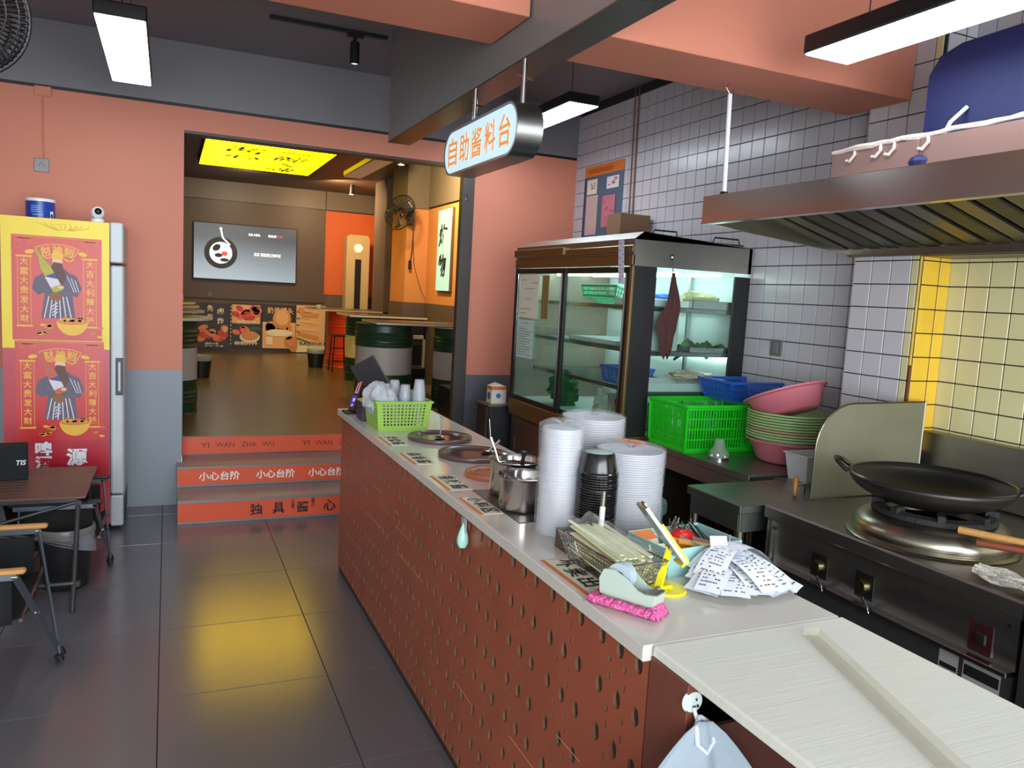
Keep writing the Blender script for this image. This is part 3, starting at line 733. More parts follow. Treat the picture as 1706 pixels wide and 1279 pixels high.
tray('steel tray on the top shelf seen through the side glass', (2.90, 3.78, 1.583), .34, .2, .05, pot)
tray('white tray with rice cakes on the lowest fridge shelf', (2.68, 3.85, 1.103), .44, .3, .05, white)
tray('steel tray on the middle shelf holding green leaves', (2.90, 3.80, 1.333), .34, .24, .03, pot)
basket('blue_basket', 'small blue basket on the lowest fridge shelf', 'basket', (2.62, 4.15, 1.103), .22, .26, .19, .22, .10, mat('bright_blue_plastic', (42, 104, 206), .35, var=.05), nv=(10, 12), rail=1)
def lump(name, label, cat, loc, sx, sy, sz, m, seed, amp=.25, fq=3.0):
    from mathutils import noise
    b = MB(); n_, q = 22, 12
    def fn(u, v):
        a = 2*PI*u; e = PI*v; d_ = Vector((math.sin(e)*math.cos(a), math.sin(e)*math.sin(a), -math.cos(e)))
        k = 1+amp*noise.noise(d_*fq+Vector((seed*3.1, seed, 0)))*2
        return Vector((d_.x*sx*k, d_.y*sy*k, max(d_.z*sz*k, -sz*.82)+sz*.82))
    b.grid(fn, n_, q, True)
    o = b.build(name, m, smooth=True, loc=loc)
    return tag(o, label, cat)
clearbag = film_mat('clear_bag_film', (222, 232, 226), .55, .1)
leafm = mat('dark_leaf_green', (50, 108, 42), .5, var=.4, scale=40)
lump('food_bag', 'clear bag of noodles lying on the steel tray in the fridge', 'bag', (2.86, 3.80, 1.59), .13, .07, .05, mat('noodle_bag', (206, 196, 150), .3, var=.3, scale=50, bump=.6), 1)
lump('blue_dish', 'blue dish lying behind the noodle bag in the fridge', 'dish', (2.75, 3.95, 1.63), .12, .08, .02, MATS['bright_blue_plastic'], 2, .05)
# leafy greens: a clump of separate leaves
lv = thing('leafy_greens', 'bunch of dark green leaves on the fridge shelf behind the side glass', 'vegetables', (2.90, 3.79, 1.345))
lr = random.Random(5)
for k in range(22):
    c = Vector((lr.uniform(-.13, .13), lr.uniform(-.06, .06), lr.uniform(.0, .05))); a = lr.uniform(0, 6.28); ti = lr.uniform(.2, 1.1); s_ = lr.uniform(.03, .055)
    M_ = Matrix.Rotation(a, 3, 'Z') @ Matrix.Rotation(ti, 3, 'Y'); b = MB()
    b.grid(lambda u, v: c+M_ @ Vector(((u)*2*s_, (v-.5)*2*s_*math.sin(PI*min(1, u*.9+.08))*.8, .012*math.cos(6*u)+.25*s_*abs(v-.5)*2)), 6, 5)
    b.build('leaf', leafm, lv, smooth=True, solid=.001)
lump('food_bag', 'large clear bag of greens at the bottom right of the fridge', 'bag', (2.92, 3.79, .875), .11, .09, .09, clearbag, 4)
lump('food_bag', 'clear bag with white radish strips on the lowest shelf', 'bag', (2.85, 3.82, 1.155), .15, .07, .035, mat('pale_orange_food', (226, 200, 176), .5, var=.25, scale=14), 5)
lump('food_bag', 'crumpled bag with leaves at the bottom left behind the side glass', 'bag', (2.60, 3.80, .875), .11, .09, .08, mat('bag_greens', (150, 172, 144), .25, var=.45, scale=28, bump=.8, bscale=30), 6)
lump('food_bag', 'white crumpled bag standing behind the right sliding door', 'bag', (2.47, 4.15, .875), .05, .09, .10, film_mat('white_bag_film', (224, 228, 216), .85, .3), 7, .3)
lump('food_bag', 'green mesh bag of vegetables behind the left sliding door', 'bag', (2.50, 4.75, .875), .08, .14, .13, mat('green_mesh_bag', (34, 104, 58), .5, var=.35, scale=60, bump=.8, bscale=120), 8)
rb = thing('printed_food_pouch', 'brown food pouch with a red round print behind the right door', 'food pouch', (2.40, 3.87, .875))
MB().prism([(-.07, 0), (.07, 0), (.075, .02), (.07, .19), (-.07, .19), (-.075, .02)], 'x', 0, .03).build('pouch', mat('pouch_brown', (196, 170, 146), .4, var=.05), rb)
f = Flat((-.0015, 0, 0), -Y, Z); f.ell(.0, .145, .042, .03, 1, 0).ell(.01, .15, .012, .008, 2, 1).ell(-.014, .135, .009, .006, 2, 1); f.build('red_print', [redink, paperc], rb)
Flat((-.0015, 0, 0), -Y, Z).ell(0, .055, .012, .014, 1, 0).ell(0, .03, .014, .018, 1, 0).build('dark_print', [ink], rb)
tag(MB().box(0, .22, 0, .20, 0, .006, .001).build('paper_sheet', mat('mint_sheet', (176, 214, 204), .6, var=.05), loc=(2.35, 4.45, .874)), 'pale mint paper lying on the fridge floor', 'paper')
tag(MB().box(0, .20, 0, .10, 0, .22, .004).build('white_box', mat('pale_box', (196, 200, 196), .6, var=.05), loc=(2.46, 3.70, 1.34)), 'tall pale box beside the side glass on the middle shelf', 'box')
# towel on hook (outside, on the side panel)
hk = thing('hanging_towel', 'dark maroon towel hanging from a hook on the fridge side', 'towel', (2.545, 3.640, 1.86))
MB().sphere((0, .004, 0), .016, 14, 8, 1, .5, 1).build('suction_hook', pot, hk, smooth=True)
MB().cyl((0, -.004, -.005), (0, -.006, -.09), .003, 6).build('loop', black, hk)
def tw(u, v):
    a = 2*PI*u
    W = [.005, .014, .024, .034, .043, .052, .061, .068, .066, .046, .042, .034, .012]; k = v*(len(W)-1); i = min(int(k), len(W)-2); w = W[i]+(W[i+1]-W[i])*(k-i)
    zz = -.085-.46*v; off = .012*math.sin(v*5) - (.020*max(0, 1-abs(v-.58)*5))
    return Vector((off+w*math.cos(a)*(1+.12*math.sin(3*a+v*7)), -.012+.010*math.sin(a)*(1+.6*math.sin(5*a)), zz-.02*math.cos(2*a)*v))
MB().grid(tw, 30, 24, True).build('cloth', mat('maroon_terry', (78, 46, 44), .95, var=.15, scale=60, bump=.4, bscale=300), hk, smooth=True)
# things on top of the case
tp = thing('cardboard_box', 'brown cardboard box standing on top of the display fridge', 'box', (2.955, 4.80, 1.952))
MB().box(-.12, .12, -.09, .09, 0, .255, .002).build('carton', card, tp)
MB().box(-.121, .121, -.006, .006, .255, .2565).build('tape', mat('carton_tape', (150, 124, 92), .3), tp)
tag(MB().cyl((0, 0, .016), (.13, -.16, .006), .007, 8).build('white_tube', white, loc=(2.42, 5.0, 1.975)), 'thin white tube lying on the far end of the fridge roof', 'tube')
tr_ = thing('wire_rack', 'black wire rack lying on the near end of the fridge roof', 'rack', (2.42, 3.69, 1.968))
b = MB()
b.tube([(0, 0, .004), (.02, 0, .034), (.16, -.01, .034), (.165, -.01, .01)], .005, 6).tube([(0, 0, .01), (.32, .0, -.004), (.64, 0, -.006)], .004, 6)
b.tube([(.42, 0, .0), (.43, 0, .026), (.6, 0, .026), (.61, 0, -.004)], .005, 6).tube([(0, .12, .0), (.62, .12, -.006)], .004, 6)
b.build('wire', black, tr_)

# notice board on the tiled wall
nb = thing('notice_board', 'blue staff notice board with orange header on the tiled wall', 'notice board', (XW-.001, 5.74, 2.08))
MB().box(-.008, .001, -.60, 0, 0, .58, .002).build('board', mat('grey_blue_board', (84, 102, 122), .5, var=.06), nb)
Flat((-.009, 0, 0), -Y, Z).rect(0, .6, .50, .58, 1, 0).build('orange_header', [mat('board_orange', (222, 120, 42), .5, var=.05)], nb)
f = Flat((-.0105, 0, 0), -Y, Z)
for k in range(11): f.rect(.06+.035*k, .082+.035*k, .52, .555, 1, 0)
f.build('header_print', [mat('board_dark_orange', (176, 84, 36), .5)], nb)
Flat((-.009, 0, 0), -Y, Z).rect(0, .02, 0, .5, 1, 0).build('navy_edge', [mat('navy', (44, 40, 92), .5)], nb)
for i, (u0, u1, v0, v1, m_) in enumerate(((.05, .21, .36, .475, paperc), (.05, .235, .04, .35, mat('pinkish_paper', (206, 176, 172), .7)), (.36, .54, .38, .47, paperw), (.31, .50, .09, .33, mat('rose_paper', (200, 120, 134), .7)))):
    s_ = Flat((-.011, 0, 0), -Y, Z).rect(u0, u1, v0, v1, i+1, 0).build('pinned_sheet', [m_], nb)
    if i in (0, 2, 3):
        f = Flat((-.0125, 0, 0), -Y, Z); q = random.Random(i)
        for k in range(8): u = q.uniform(u0+.02, u1-.04); v = q.uniform(v0+.02, v1-.02); f.rect(u, u+.03, v, v+.008, i+2, 0)
        f.build('print', [redink if i else mat('brown_print', (170, 130, 90), .7)], s_)
so = thing('wall_switch', 'grey square wall switch on the white tiles above the blue basket', 'switch', (XW-.006, 3.39, 1.395))
MB().box(-.009, 0, -.045, .045, -.045, .045, .003).build('plate', mat('grey_switch', (112, 108, 106), .5), so)
MB().box(-.013, -.008, -.02, .02, -.03, .03, .002).build('rocker', mat('grey_switch_b', (124, 120, 118), .4), so)
pc = thing('rusty_conduit', 'two thin rusty pipes running down the tiled wall beside the notice board', 'pipe', (XW-.014, 4.97, 1.96))
rp = mat('rusty_pipe', (120, 84, 70), .7, var=.3, scale=8)
MB().cyl((0, 0, 0), (0, .03, 1.2), .006, 6).build('pipe', rp, pc); MB().cyl((0, .05, 0), (0, .08, 1.2), .005, 6).build('pipe', rp, pc)

# stand + detergent box between case and rear wall
cab = thing('side_stand', 'dark narrow stand with a bright steel edge beyond the display fridge', 'stand', (2.17, 5.45, 0))
MB().box(.02, .22, -.12, .12, .02, .775, .003).build('cabinet', mat('charcoal_panel', (40, 42, 44), .5), cab)
MB().box(.0, .012, -.13, -.115, 0, .79).build('steel_edge', pot, cab); MB().box(0, .23, -.13, .13, .775, .785).build('top', dsteel, cab)
db = thing('carton_pack', 'small white and orange carton standing on the dark side stand', 'carton', (2.30, 5.46, .785))
MB().box(-.06, .06, -.05, .05, 0, .13, .002).prism([(-.06, .13), (.06, .13), (.0, .152)], 'y', -.05, .05).build('carton', paperc, db)
f = Flat((0, -.0515, 0), X, Z); f.rect(-.06, .06, .105, .13, 1, 0).ell(-.005, .06, .034, .034, 1, 1).ell(-.005, .06, .02, .02, 2, 2); f.build('printed_front', [mat('carton_orange', (232, 116, 56), .5), paperw, mat('carton_blue', (74, 120, 168), .5)], db)
f = Flat((-.0615, 0, 0), -Y, Z); f.rect(-.05, .05, .105, .13, 1, 0).ell(0, .055, .03, .03, 1, 1); f.build('printed_side', [MATS['carton_orange'], MATS['carton_blue']], db)

# ================================================================ WORK TABLES
def steel_table(label, x0, x1, ya, yb, z, m):
    t = thing('steel_table', label, 'table', (x0, ya, 0)); w, l = x1-x0, yb-ya
    MB().box(0, w, 0, l, z-.035, z, .004).build('top', m, t)
    MB().box(.01, .02, .02, l-.02, z-.11, z-.035).build('apron', m, t); MB().box(.02, w-.02, .01, .02, z-.11, z-.035).build('apron', m, t)
    for xx in (.03, w-.03):
        for yy in (.03, l-.03): MB().cyl((xx, yy, 0), (xx, yy, z-.035), .019, 12).build('leg', dsteel, t, smooth=True)
    MB().box(.03, w-.03, .03, l-.03, .2, .215).build('shelf', dsteel, t); return t
ts = mat('scratched_table_steel', (150, 156, 148), .36, .95, var=.15, scale=3, rvar=.1)
steel_table('long steel worktable under the green crate and basins', 2.42, 3.10, 2.745, 3.645, .848, ts)
steel_table('lower steel table standing between stove and worktable', 2.04, 2.415, 2.345, 2.69, .84, ts)
MB().box(.375, .50, 0, .345, .80, .84).build('top', ts, bpy.data.objects['steel_table.001'])
t3 = steel_table('small steel table corner tucked against the tiled pilaster', 2.55, 2.91, 2.345, 2.735, .838, ts)
# green crate
gcrate = mat('bright_green_plastic', (34, 214, 34), .32, var=.05, spec=.5)
basket('plastic_crate', 'bright green slotted plastic crate standing on the steel worktable', 'crate', (2.665, 3.415, .848), .47, .34, .46, .33, .245, gcrate, nv=(26, 20), rail=3, bar=.007)
basket('plastic_basket', 'blue slotted basket resting on the crate and against the tiled wall', 'basket', (2.97, 3.47, 1.095), .40, .30, .34, .24, .11, mat('royal_blue_plastic', (36, 92, 186), .35, var=.05), nv=(34, 26), rail=2, bar=.005, rot=(0, 0, -.05))
# basins
def basin_mesh(m_, h=.115, R=.20):
    b = MB(); b.lathe([(.001, 0), (.13, 0), (.15, .012), (R-.012, h-.012), (R, h), (R+.008, h), (R+.008, h-.008), (R-.002, h-.010), (R-.020, h-.016), (.145, .016), (.125, .004), (.001, .004)], n=40)
    return b.mesh('basin', m_, True)
pinkp = mat('pink_plastic', (226, 128, 142), .4, var=.04); sage = mat('pale_green_plastic', (176, 206, 140), .4, var=.05); sage2 = mat('pinkish_green_plastic', (200, 160, 134), .4, var=.05)
bpk = basin_mesh(pinkp); bgr = basin_mesh(sage); bg2 = basin_mesh(sage2)
BC = (2.865, 2.99); z_ = .85
tag(inst('basin', bpk, None, (*BC, z_)), 'pink plastic basin at the bottom of the basin stack', 'basin')
zs = z_+.018
ORD = ['topmost', 'second', 'third', 'fourth', 'fifth', 'sixth', 'seventh', 'eighth', 'ninth', 'tenth']
for k in range(10):
    o = inst('basin', bg2 if k == 3 else bgr, None, (BC[0], BC[1], zs), (0, 0, k*.7))
    if k == 3: tag(o, 'pinkish basin nested low between the pale green ones', 'basin')
    else: tag(o, ORD[9-k]+' pale green basin below the tilted pink one' if k < 9 else 'topmost pale green basin directly under the tilted pink one', 'basin', 'pale green basins nested in the stack')
    zs += .0135
tag(inst('basin', bpk, None, (BC[0]+.01, BC[1]+.01, zs+.085), (math.radians(-22), math.radians(-6), 0)), 'tilted pink plastic basin on top of the basin stack', 'basin')
# white tub, glass jar, pail
wt2 = thing('white_tub', 'white square plastic tub on the small steel table', 'tub', (2.70, 2.66, .840))
b = MB(); p0 = [(-.075, -.055), (.075, -.055), (.075, .055), (-.075, .055)]; p1 = [(x*1.25, y*1.25) for x, y in p0]
b._add([(x, y, 0) for x, y in p0]+[(x, y, .12) for x, y in p1], [(0, 3, 2, 1)]+[(i, (i+1) % 4, 4+(i+1) % 4, 4+i) for i in range(4)]); b.build('body', white, wt2, solid=.003)
b = MB(); 
for q in ((-.102, .102, -.077, -.066), (-.102, .102, .066, .077), (-.102, -.091, -.07, .07), (.091, .102, -.07, .07)): b.box(*q, .116, .123, .002)
b.build('rim', white, wt2)
jr = thing('glass_jar', 'small squat glass jar in front of the green crate', 'jar', (2.53, 3.10, .848))
MB().lathe([(.001, .002), (.042, .002), (.05, .01), (.05, .03), (.046, .04), (.03, .06), (.026, .08), (.022, .10), (.001, .105)], n=24).build('glass', film_mat('cloudy_glass', (190, 200, 190), .45, .05), jr, smooth=True)
MB().lathe([(.044, 0), (.052, .0), (.053, .012), (.046, .014)], n=24, closed=True).build('foot_ring', chrome, jr, smooth=True)
pl = thing('pail', 'pale blue plastic pail standing behind the wrapped bowl stacks', 'pail', (2.04, 3.10, 0))
MB().lathe([(.001, 0), (.11, 0), (.15, .62), (.165, .625), (.165, .66), (.15, .662), (.145, .64), (.105, .01)], n=32).build('body', mat('pale_blue_plastic', (150, 186, 190), .4, var=.04), pl, smooth=True)
MB().lathe([(.001, .655), (.158, .655), (.162, .672), (.12, .69), (.001, .695)], n=32).build('lid', MATS['pale_blue_plastic'], pl, smooth=True)
# ================================================================ COUNTER
T = .92
ct = thing('service_counter', 'long service counter with embossed terracotta front and white top', 'counter', (.875, 1.25, 0))
C0 = Vector((.875, 1.25, 0))
topm = mat('glossy_cream_top', (208, 202, 192), .13, var=.03, scale=2, spec=.55)
MB().box(0, .525, 0, 3.11, .885, T, .003).build('countertop', topm, ct)
terra = mat('terracotta_panel', (150, 78, 54), .34, var=.18, scale=5, spec=.5, rvar=.06)
# perforated front: every oval opening is cut through the board, dark-coloured sheet behind for the shaded void
y0c, y1c, z0c, z1c = 1.254, 4.31, .0345, .885
core = mat('raw_board_core', (118, 84, 58), .7, var=.2, scale=20)
def holed_cell(mb_, wl_, u0, u1, v0, v1, uc, vc, ru, rv, x=.019, dp=.0075):
    out = []
    for i in range(4): out.append((u0+(u1-u0)*i/4, v0))
    for i in range(4): out.append((u1, v0+(v1-v0)*i/4))
    for i in range(4): out.append((u1-(u1-u0)*i/4, v1))
    for i in range(4): out.append((u0, v1-(v1-v0)*i/4))
    inn = []
    for (u, v) in out:
        a_ = math.atan2((v-(v0+v1)/2)/(v1-v0), (u-(u0+u1)/2)/(u1-u0)); inn.append((uc+ru*math.cos(a_), vc+rv*math.sin(a_)))
    mb_._add([(x, u, v) for u, v in out]+[(x, u, v) for u, v in inn], [(k, 16+k, 16+(k+1) % 16, (k+1) % 16) for k in range(16)])
    wl_._add([(x, u, v) for u, v in inn]+[(x+dp, u, v) for u, v in inn], [(k, 16+k, 16+(k+1) % 16, (k+1) % 16) for k in range(16)])
fp_ = MB(); hw_ = MB()
PB = 12; q_ = lambda u0, u1, v0, v1: fp_.quad((.019, u0, v0), (.019, u1, v0), (.019, u1, v1), (.019, u0, v1))
for t_ in range(PB):
    yb_ = 1.29+.2475*t_-1.25
    for k in range(8):
        zr_ = .860-.1145*k
        for (a0, a1, ac_) in ((-.036, .036, 0), (.036, .111, .073), (.111, .1865, .149)): holed_cell(fp_, hw_, yb_+a0, yb_+a1, zr_-.0245, zr_+.0245, yb_+ac_, zr_, .0145, .0212)
        q_(yb_+.1865, yb_+.2115, zr_-.0245, zr_+.0245)
        if k < 7:
            zm_ = zr_-.05725
            for v0, v1, vc in ((zm_, zr_-.0245, zr_-.037), (zr_-.09, zm_, zr_-.0775)):
                for (a0, a1, ac_) in ((-.036, .0795, .049), (.0795, .145, .111)): holed_cell(fp_, hw_, yb_+a0, yb_+a1, v0, v1, yb_+ac_, vc, .0055, .0088)
                q_(yb_+.145, yb_+.2115, v0, v1)
q_(4.224-1.25, 4.31-1.25, .0340, .8845)
o = fp_.build('front_panel', terra, ct); 
stuff(hw_.build('opening_edges', core, ct))
MB().box(.0265, .036, y0c-1.25, y1c-1.25, .05, .885).build('void_shade_sheet', mat('void_shade', (46, 36, 28), .7, var=.2), ct)  # darkness of the hollow openings put into this sheet's colour
MB().box(.036, .045, y0c-1.25, y1c-1.25, 0, .885).build('panel_backing', terra, ct)
MB().box(.019, .045, y0c-1.25-.13, y0c-1.25, 0.0, .897, .002).build('corner_board', mat('plain_brown_board', (112, 62, 48), .4, var=.12), ct)
MB().box(.019, .04, y1c-1.25, y1c-1.25+.004, 0.0, .885).build('panel_edge', terra, ct)
MB().box(.024, .036, y0c-1.25, y1c-1.25, 0, .05).build('kick_strip', mat('dark_kick_strip', (44, 36, 32), .5), ct)
scr = MB()
for (yy, zz, L_) in ((3.35, .52, .28), (3.1, .66, .10), (2.95, .60, .2), (2.75, .50, .35), (3.4, .68, .15), (1.5, .52, .12), (1.6, .36, .3), (2.2, .3, .15)): scr.box(.0182, .0192, yy-1.25, yy-1.25+L_, zz, zz+.0016)
stuff(scr.build('scratches', mat('pale_scratch', (214, 150, 110), .5), ct))
MB().box(.48, .50, .02, 3.06, .1, .885).build('back_board', mat('dark_counter_back', (50, 46, 44), .6), ct)
MB().box(.05, .5, .0-.12, -.11, 0, .80).build('end_board', mat('wine_brown_board', (84, 44, 34), .5, var=.1), ct)
# second worktop, wood-textured white
dk = thing('white_worktop', 'white wood-grained worktop continuing the counter towards the viewer', 'worktop', (.893, -.30, 0))
wm2 = bpy.data.materials.new('white_wood_grain'); wm2.use_nodes = True
nt = wm2.node_tree; N_ = nt.nodes; L_ = nt.links; b_ = N_['Principled BSDF']; b_.inputs['Roughness'].default_value = .3; b_.inputs['Base Color'].default_value = (*lin((206, 206, 194)), 1)
tc = N_.new('ShaderNodeTexCoord'); mp_ = N_.new('ShaderNodeMapping'); mp_.inputs['Scale'].default_value = (1.6, 42, 1); L_.new(tc.outputs['Object'], mp_.inputs[0])
nz_ = N_.new('ShaderNodeTexNoise'); nz_.inputs['Scale'].default_value = 2.4; nz_.inputs['Detail'].default_value = 6; nz_.inputs['Distortion'].default_value = .8; L_.new(mp_.outputs[0], nz_.inputs['Vector'])
bp_ = N_.new('ShaderNodeBump'); bp_.inputs['Strength'].default_value = .2; bp_.inputs['Distance'].default_value = .003; L_.new(nz_.outputs['Fac'], bp_.inputs['Height']); L_.new(bp_.outputs[0], b_.inputs['Normal'])
cr = N_.new('ShaderNodeMapRange'); cr.inputs[1].default_value = .35; cr.inputs[2].default_value = .7; cr.inputs[3].default_value = .975; cr.inputs[4].default_value = 1.01
mx_ = N_.new('ShaderNodeMix'); mx_.data_type = 'RGBA'; mx_.blend_type = 'MULTIPLY'; mx_.inputs[0].default_value = 1; mx_.inputs[6].default_value = (*lin((222, 221, 208)), 1)
L_.new(nz_.outputs['Fac'], cr.inputs[0]); L_.new(cr.outputs[0], mx_.inputs[7]); L_.new(mx_.outputs[2], b_.inputs['Base Color'])
MB().box(0, .508, 0, 1.545, .898, T+.002, .004).build('board', wm2, dk)
MB().box(.03, .48, .03, .05, 0, .898).build('side_board', MATS['dark_counter_back'], dk)
MB().box(.46, .48, .03, 1.40, .5, .898).build('apron', MATS['dark_counter_back'], dk)
for yy in (.06, 1.42):
    MB().box(.42, .46, yy, yy+.04, 0, .898, .003).build('leg', MATS['dark_counter_back'], dk)
# clear acrylic bar on it
ac = thing('acrylic_bar', 'long clear acrylic strip lying across the white worktop', 'strip', (1.25, 1.185, T+.002))
d_ = (Vector((1.055, .64, 0))-Vector((1.25, 1.185, 0))); Ln = d_.length; d_.normalize(); r_ = Vector((-d_.y, d_.x, 0))
acm = film_mat('acrylic', (214, 208, 184), .30, .06, 0.0)
MB().obox(d_*Ln/2+Z*.009, d_, r_, Z, Ln/2, .017, .009).build('strip', acm, ac)
# oval signs lying along the counter edge
def counter_sign(label, y, L, W, txt, x=.905, size=.03, base=paperc, edge=MATS['board_orange']):
    t = thing('counter_label', label, 'label', (x, y, T))
    MB().box(-.002, W, -L, 0, 0, .0012).build('card', base, t)
    MB().box(-.012, -.001, -L, 0, 0, .0016).build('orange_edge', edge, t)
    f = Flat((0, 0, .0014), -Y, X, .0006)
    f.line([(.004, W-.003), (L-.004, W-.003)], .0012, 1, 0).line([(.004, .006), (.004, W-.003)], .0012, 1, 0).line([(L-.004, .006), (L-.004, W-.003)], .0012, 1, 0)
    f.build('border_line', [MATS['board_dark_orange']], t)
    for k, ch in enumerate(txt):
        v = Flat((0, 0, .0016), -Y, X, .0006)
        v.text(ch, L*(k+.6)/(len(txt)+.2), W*.52, 2, 0, w=L/(len(txt)+.2)*.8, h=W*.78, bold=.018)
        v.build('lettering', [mat('label_ink_%s%d' % (ch and 'k', int(y*100)), (40, 60, 44) if size == .03 else (22, 20, 20), .6, var=0) if k == 0 else MATS['label_ink_k%d' % int(y*100)]], t)
    return t
counter_sign('farthest counter label, beside the lime green basket', 3.50, .205, .075, '招牌酱')
counter_sign('counter label beside the second brown sauce lid', 3.135, .225, .075, '蒜香酱')
counter_sign('counter label beside the half hidden orange lid', 2.715, .215, .08, '香辣酱')
counter_sign('counter label reading small sauces area beside the steel pots', 2.40, .205, .065, '小料区', size=.04)
counter_sign('large counter label half covered by the bamboo basket and tape dispenser', 1.765, .285, .07, '外卖出餐', size=.05)
# sauce lids sunk in the counter
def sauce_lid(label, x, y, R, m, spoon=None):
    t = thing('sauce_pot_lid', label, 'lid', (x, y, T))
    MB().lathe([(R-.012, .0), (R, .001), (R+.002, .010), (R, .017), (R-.006, .018), (R-.016, .012), (R-.020, .012), (R-.026, .016), (R-.034, .015), (R-.042, .006), (.001, .006)], n=56).build('lid', m, t, smooth=True)
    return t
brl = mat('brown_plastic_lid', (92, 70, 68), .25, var=.06, spec=.5); orl = mat('orange_brown_lid', (176, 96, 62), .35, var=.06)
l1 = sauce_lid('far round brown sauce lid with a metal spoon standing in it', 1.165, 3.415, .148, brl)
l2 = sauce_lid('near round brown sauce lid with a spoon handle at its back', 1.185, 3.03, .148, brl)
l3 = sauce_lid('orange brown sauce lid half hidden behind the steel pots', 1.13, 2.68, .105, orl)
sauce = mat('dark_sauce', (58, 34, 34), .12, var=.2, scale=20)
for q, R in ((l1, .10), (l2, .10)): MB().lathe([(.001, .0072), (R, .0072)], n=40).build('sauce', sauce, q)
MB().lathe([(.001, .0072), (.055, .0072)], n=30).build('sauce', mat('orange_sauce', (170, 80, 40), .3), l3)
def spoon(label, p, q):
    p = Vector(p); q = Vector(q); t = thing('spoon', label, 'spoon', p); v = q-p
    MB().tube([(0, 0, 0), v*.5+Vector((.002, 0, 0)), v*.96, v], .004, 8, rs=[.0035, .004, .0065, .003]).build('handle', pot, t, smooth=True)
    MB().sphere((0, 0, .002), .022, 12, 6, 1.25, .9, .25).build('bowl', pot, t, smooth=True); return t
spoon('metal spoon standing in the far brown sauce lid', (1.16, 3.40, T+.012), (1.172, 3.43, T+.105))
spoon('short metal spoon leaning in the near brown sauce lid', (1.255, 3.05, T+.012), (1.305, 3.03, T+.065))
# inset plate, steel pots
MB_ = tag(MB().box(0, .30, 0, .40, 0, .002).build('inset_plate', mat('dark_inset_plate', (84, 78, 74), .4, .5), loc=(.975, 2.085, T)), 'dark flat plate set in the counter under the steel pots', 'plate')
def spot(label, x, y, R, h, filled):
    t = thing('steel_pot', label, 'pot', (x, y, T+.002))
    MB().lathe([(.001, 0), (R*.86, 0), (R*.94, .006), (R*.96, .02), (R*.97, h-.006), (R, h-.002), (R+.006, h), (R+.007, h+.003), (R+.002, h+.004), (R*.955, h-.006), (R*.93, .03), (.001, .012)], n=48).build('body', pot, t, smooth=True)
    if filled:
        from mathutils import noise
        b = MB(); b.grid(lambda u, v: Vector((R*.94*v*math.cos(2*PI*u)+1e-4, R*.94*v*math.sin(2*PI*u), h-.020+.006*noise.noise(Vector((v*4*math.cos(2*PI*u), v*4*math.sin(2*PI*u), 0))*2))), 36, 14, True)
        b.build('chilli_oil', mat('chilli_oil', (84, 44, 26), .2, var=.6, scale=60, bump=.8, bscale=120), t, smooth=True)
    return t
spot('taller steel pot of dark chilli sauce behind the empty pot', 1.105, 2.415, .092, .118, True)
spot('empty polished steel pot nearest the oval sign labels', 1.055, 2.235, .083, .108, False)
st2 = spoon('long handled ladle standing in the chilli sauce pot', (1.06, 2.46, T+.10), (1.035, 2.49, T+.19))
MB().tube([(-.025, .03, .09), (-.03, .035, .15)], .0018, 6).build('wire_end', pot, st2)
tag(MB().tube([(0, 0, 0), (.005, -.01, .035), (.006, -.012, .06)], .006, 8, rs=[.012, .006, .010]).build('spoon', black, smooth=True, loc=(1.10, 2.37, T+.10)), 'black spoon end sticking up from the chilli sauce', 'spoon')
tag(MB().lathe([(.001, 0), (.045, 0), (.055, .06), (.058, .08), (.05, .085), (.001, .088)], n=28).build('steel_cup', dsteel, smooth=True, loc=(1.25, 2.42, T)), 'dark steel cup between the pots and the wrapped bowls', 'cup')

# ---- nested containers in plastic sleeves
milky = film_mat('milky_plastic', (228, 230, 236), .80, .22)
blackcup = mat('black_container_plastic', (18, 17, 18), .18, var=.05, spec=.6)
def bowl_mesh(nm, R, m, rb=.75, h=.045, k=.972):
    if nm == 'black_container': k = .93
    return MB().lathe([(.001, 0), (R*rb, 0), (R*rb+.002, .003), (R*min(k, .955), h-.0125), (R*k, h-.0065), (R, h-.0035), (R, h), (R*.93, h*.96), (R*rb-.004, .004), (.001, .003)], n=32).mesh(nm, m, True)
def stack(nm, label, group, cat, x, y, R, m, n, pitch, rb=.75, h=.045, flip=True, z=T):
    me_ = bowl_mesh(nm, R, m, rb, h)
    for k in range(n):
        o = inst(nm, me_, None, (x+rnd.uniform(-.0012, .0012), y+rnd.uniform(-.0012, .0012), z+pitch*k+(h if flip else 0)), (PI if flip else 0, 0, 0))
        tag(o, label, cat, group)
clearm = film_mat('clear_bowl_plastic', (206, 208, 214), .62, .18, .1)
stack('takeaway_lid', 'clear flat lid in the tall narrow wrapped stack beside the black containers', 'clear lids in the tall narrow stack', 'lid', 1.052, 1.992, .060, clearm, 34, .0090, .93, .012)  # flat lids of the takeaway bowls
stack('takeaway_bowl', 'clear bowl in the shorter wide stack nearest the pale blue box', 'clear bowls in the near wide stack', 'bowl', 1.285, 1.98, .102, clearm, 33, .0066, .86, .03, False)
stack('takeaway_bowl', 'clear bowl in the wide wrapped stack standing at the back', 'clear bowls in the rear wide stack', 'bowl', 1.285, 2.215, .102, clearm, 36, .0078, .86, .03, False)
stack('black_container', 'black round container in the upside down stack on the counter', 'black containers in the tall stack', 'container', 1.128, 1.897, .058, blackcup, 28, .0072, .72, .06)
sleeve = film_mat('plastic_sleeve_film', (225, 227, 233), .16, .12)
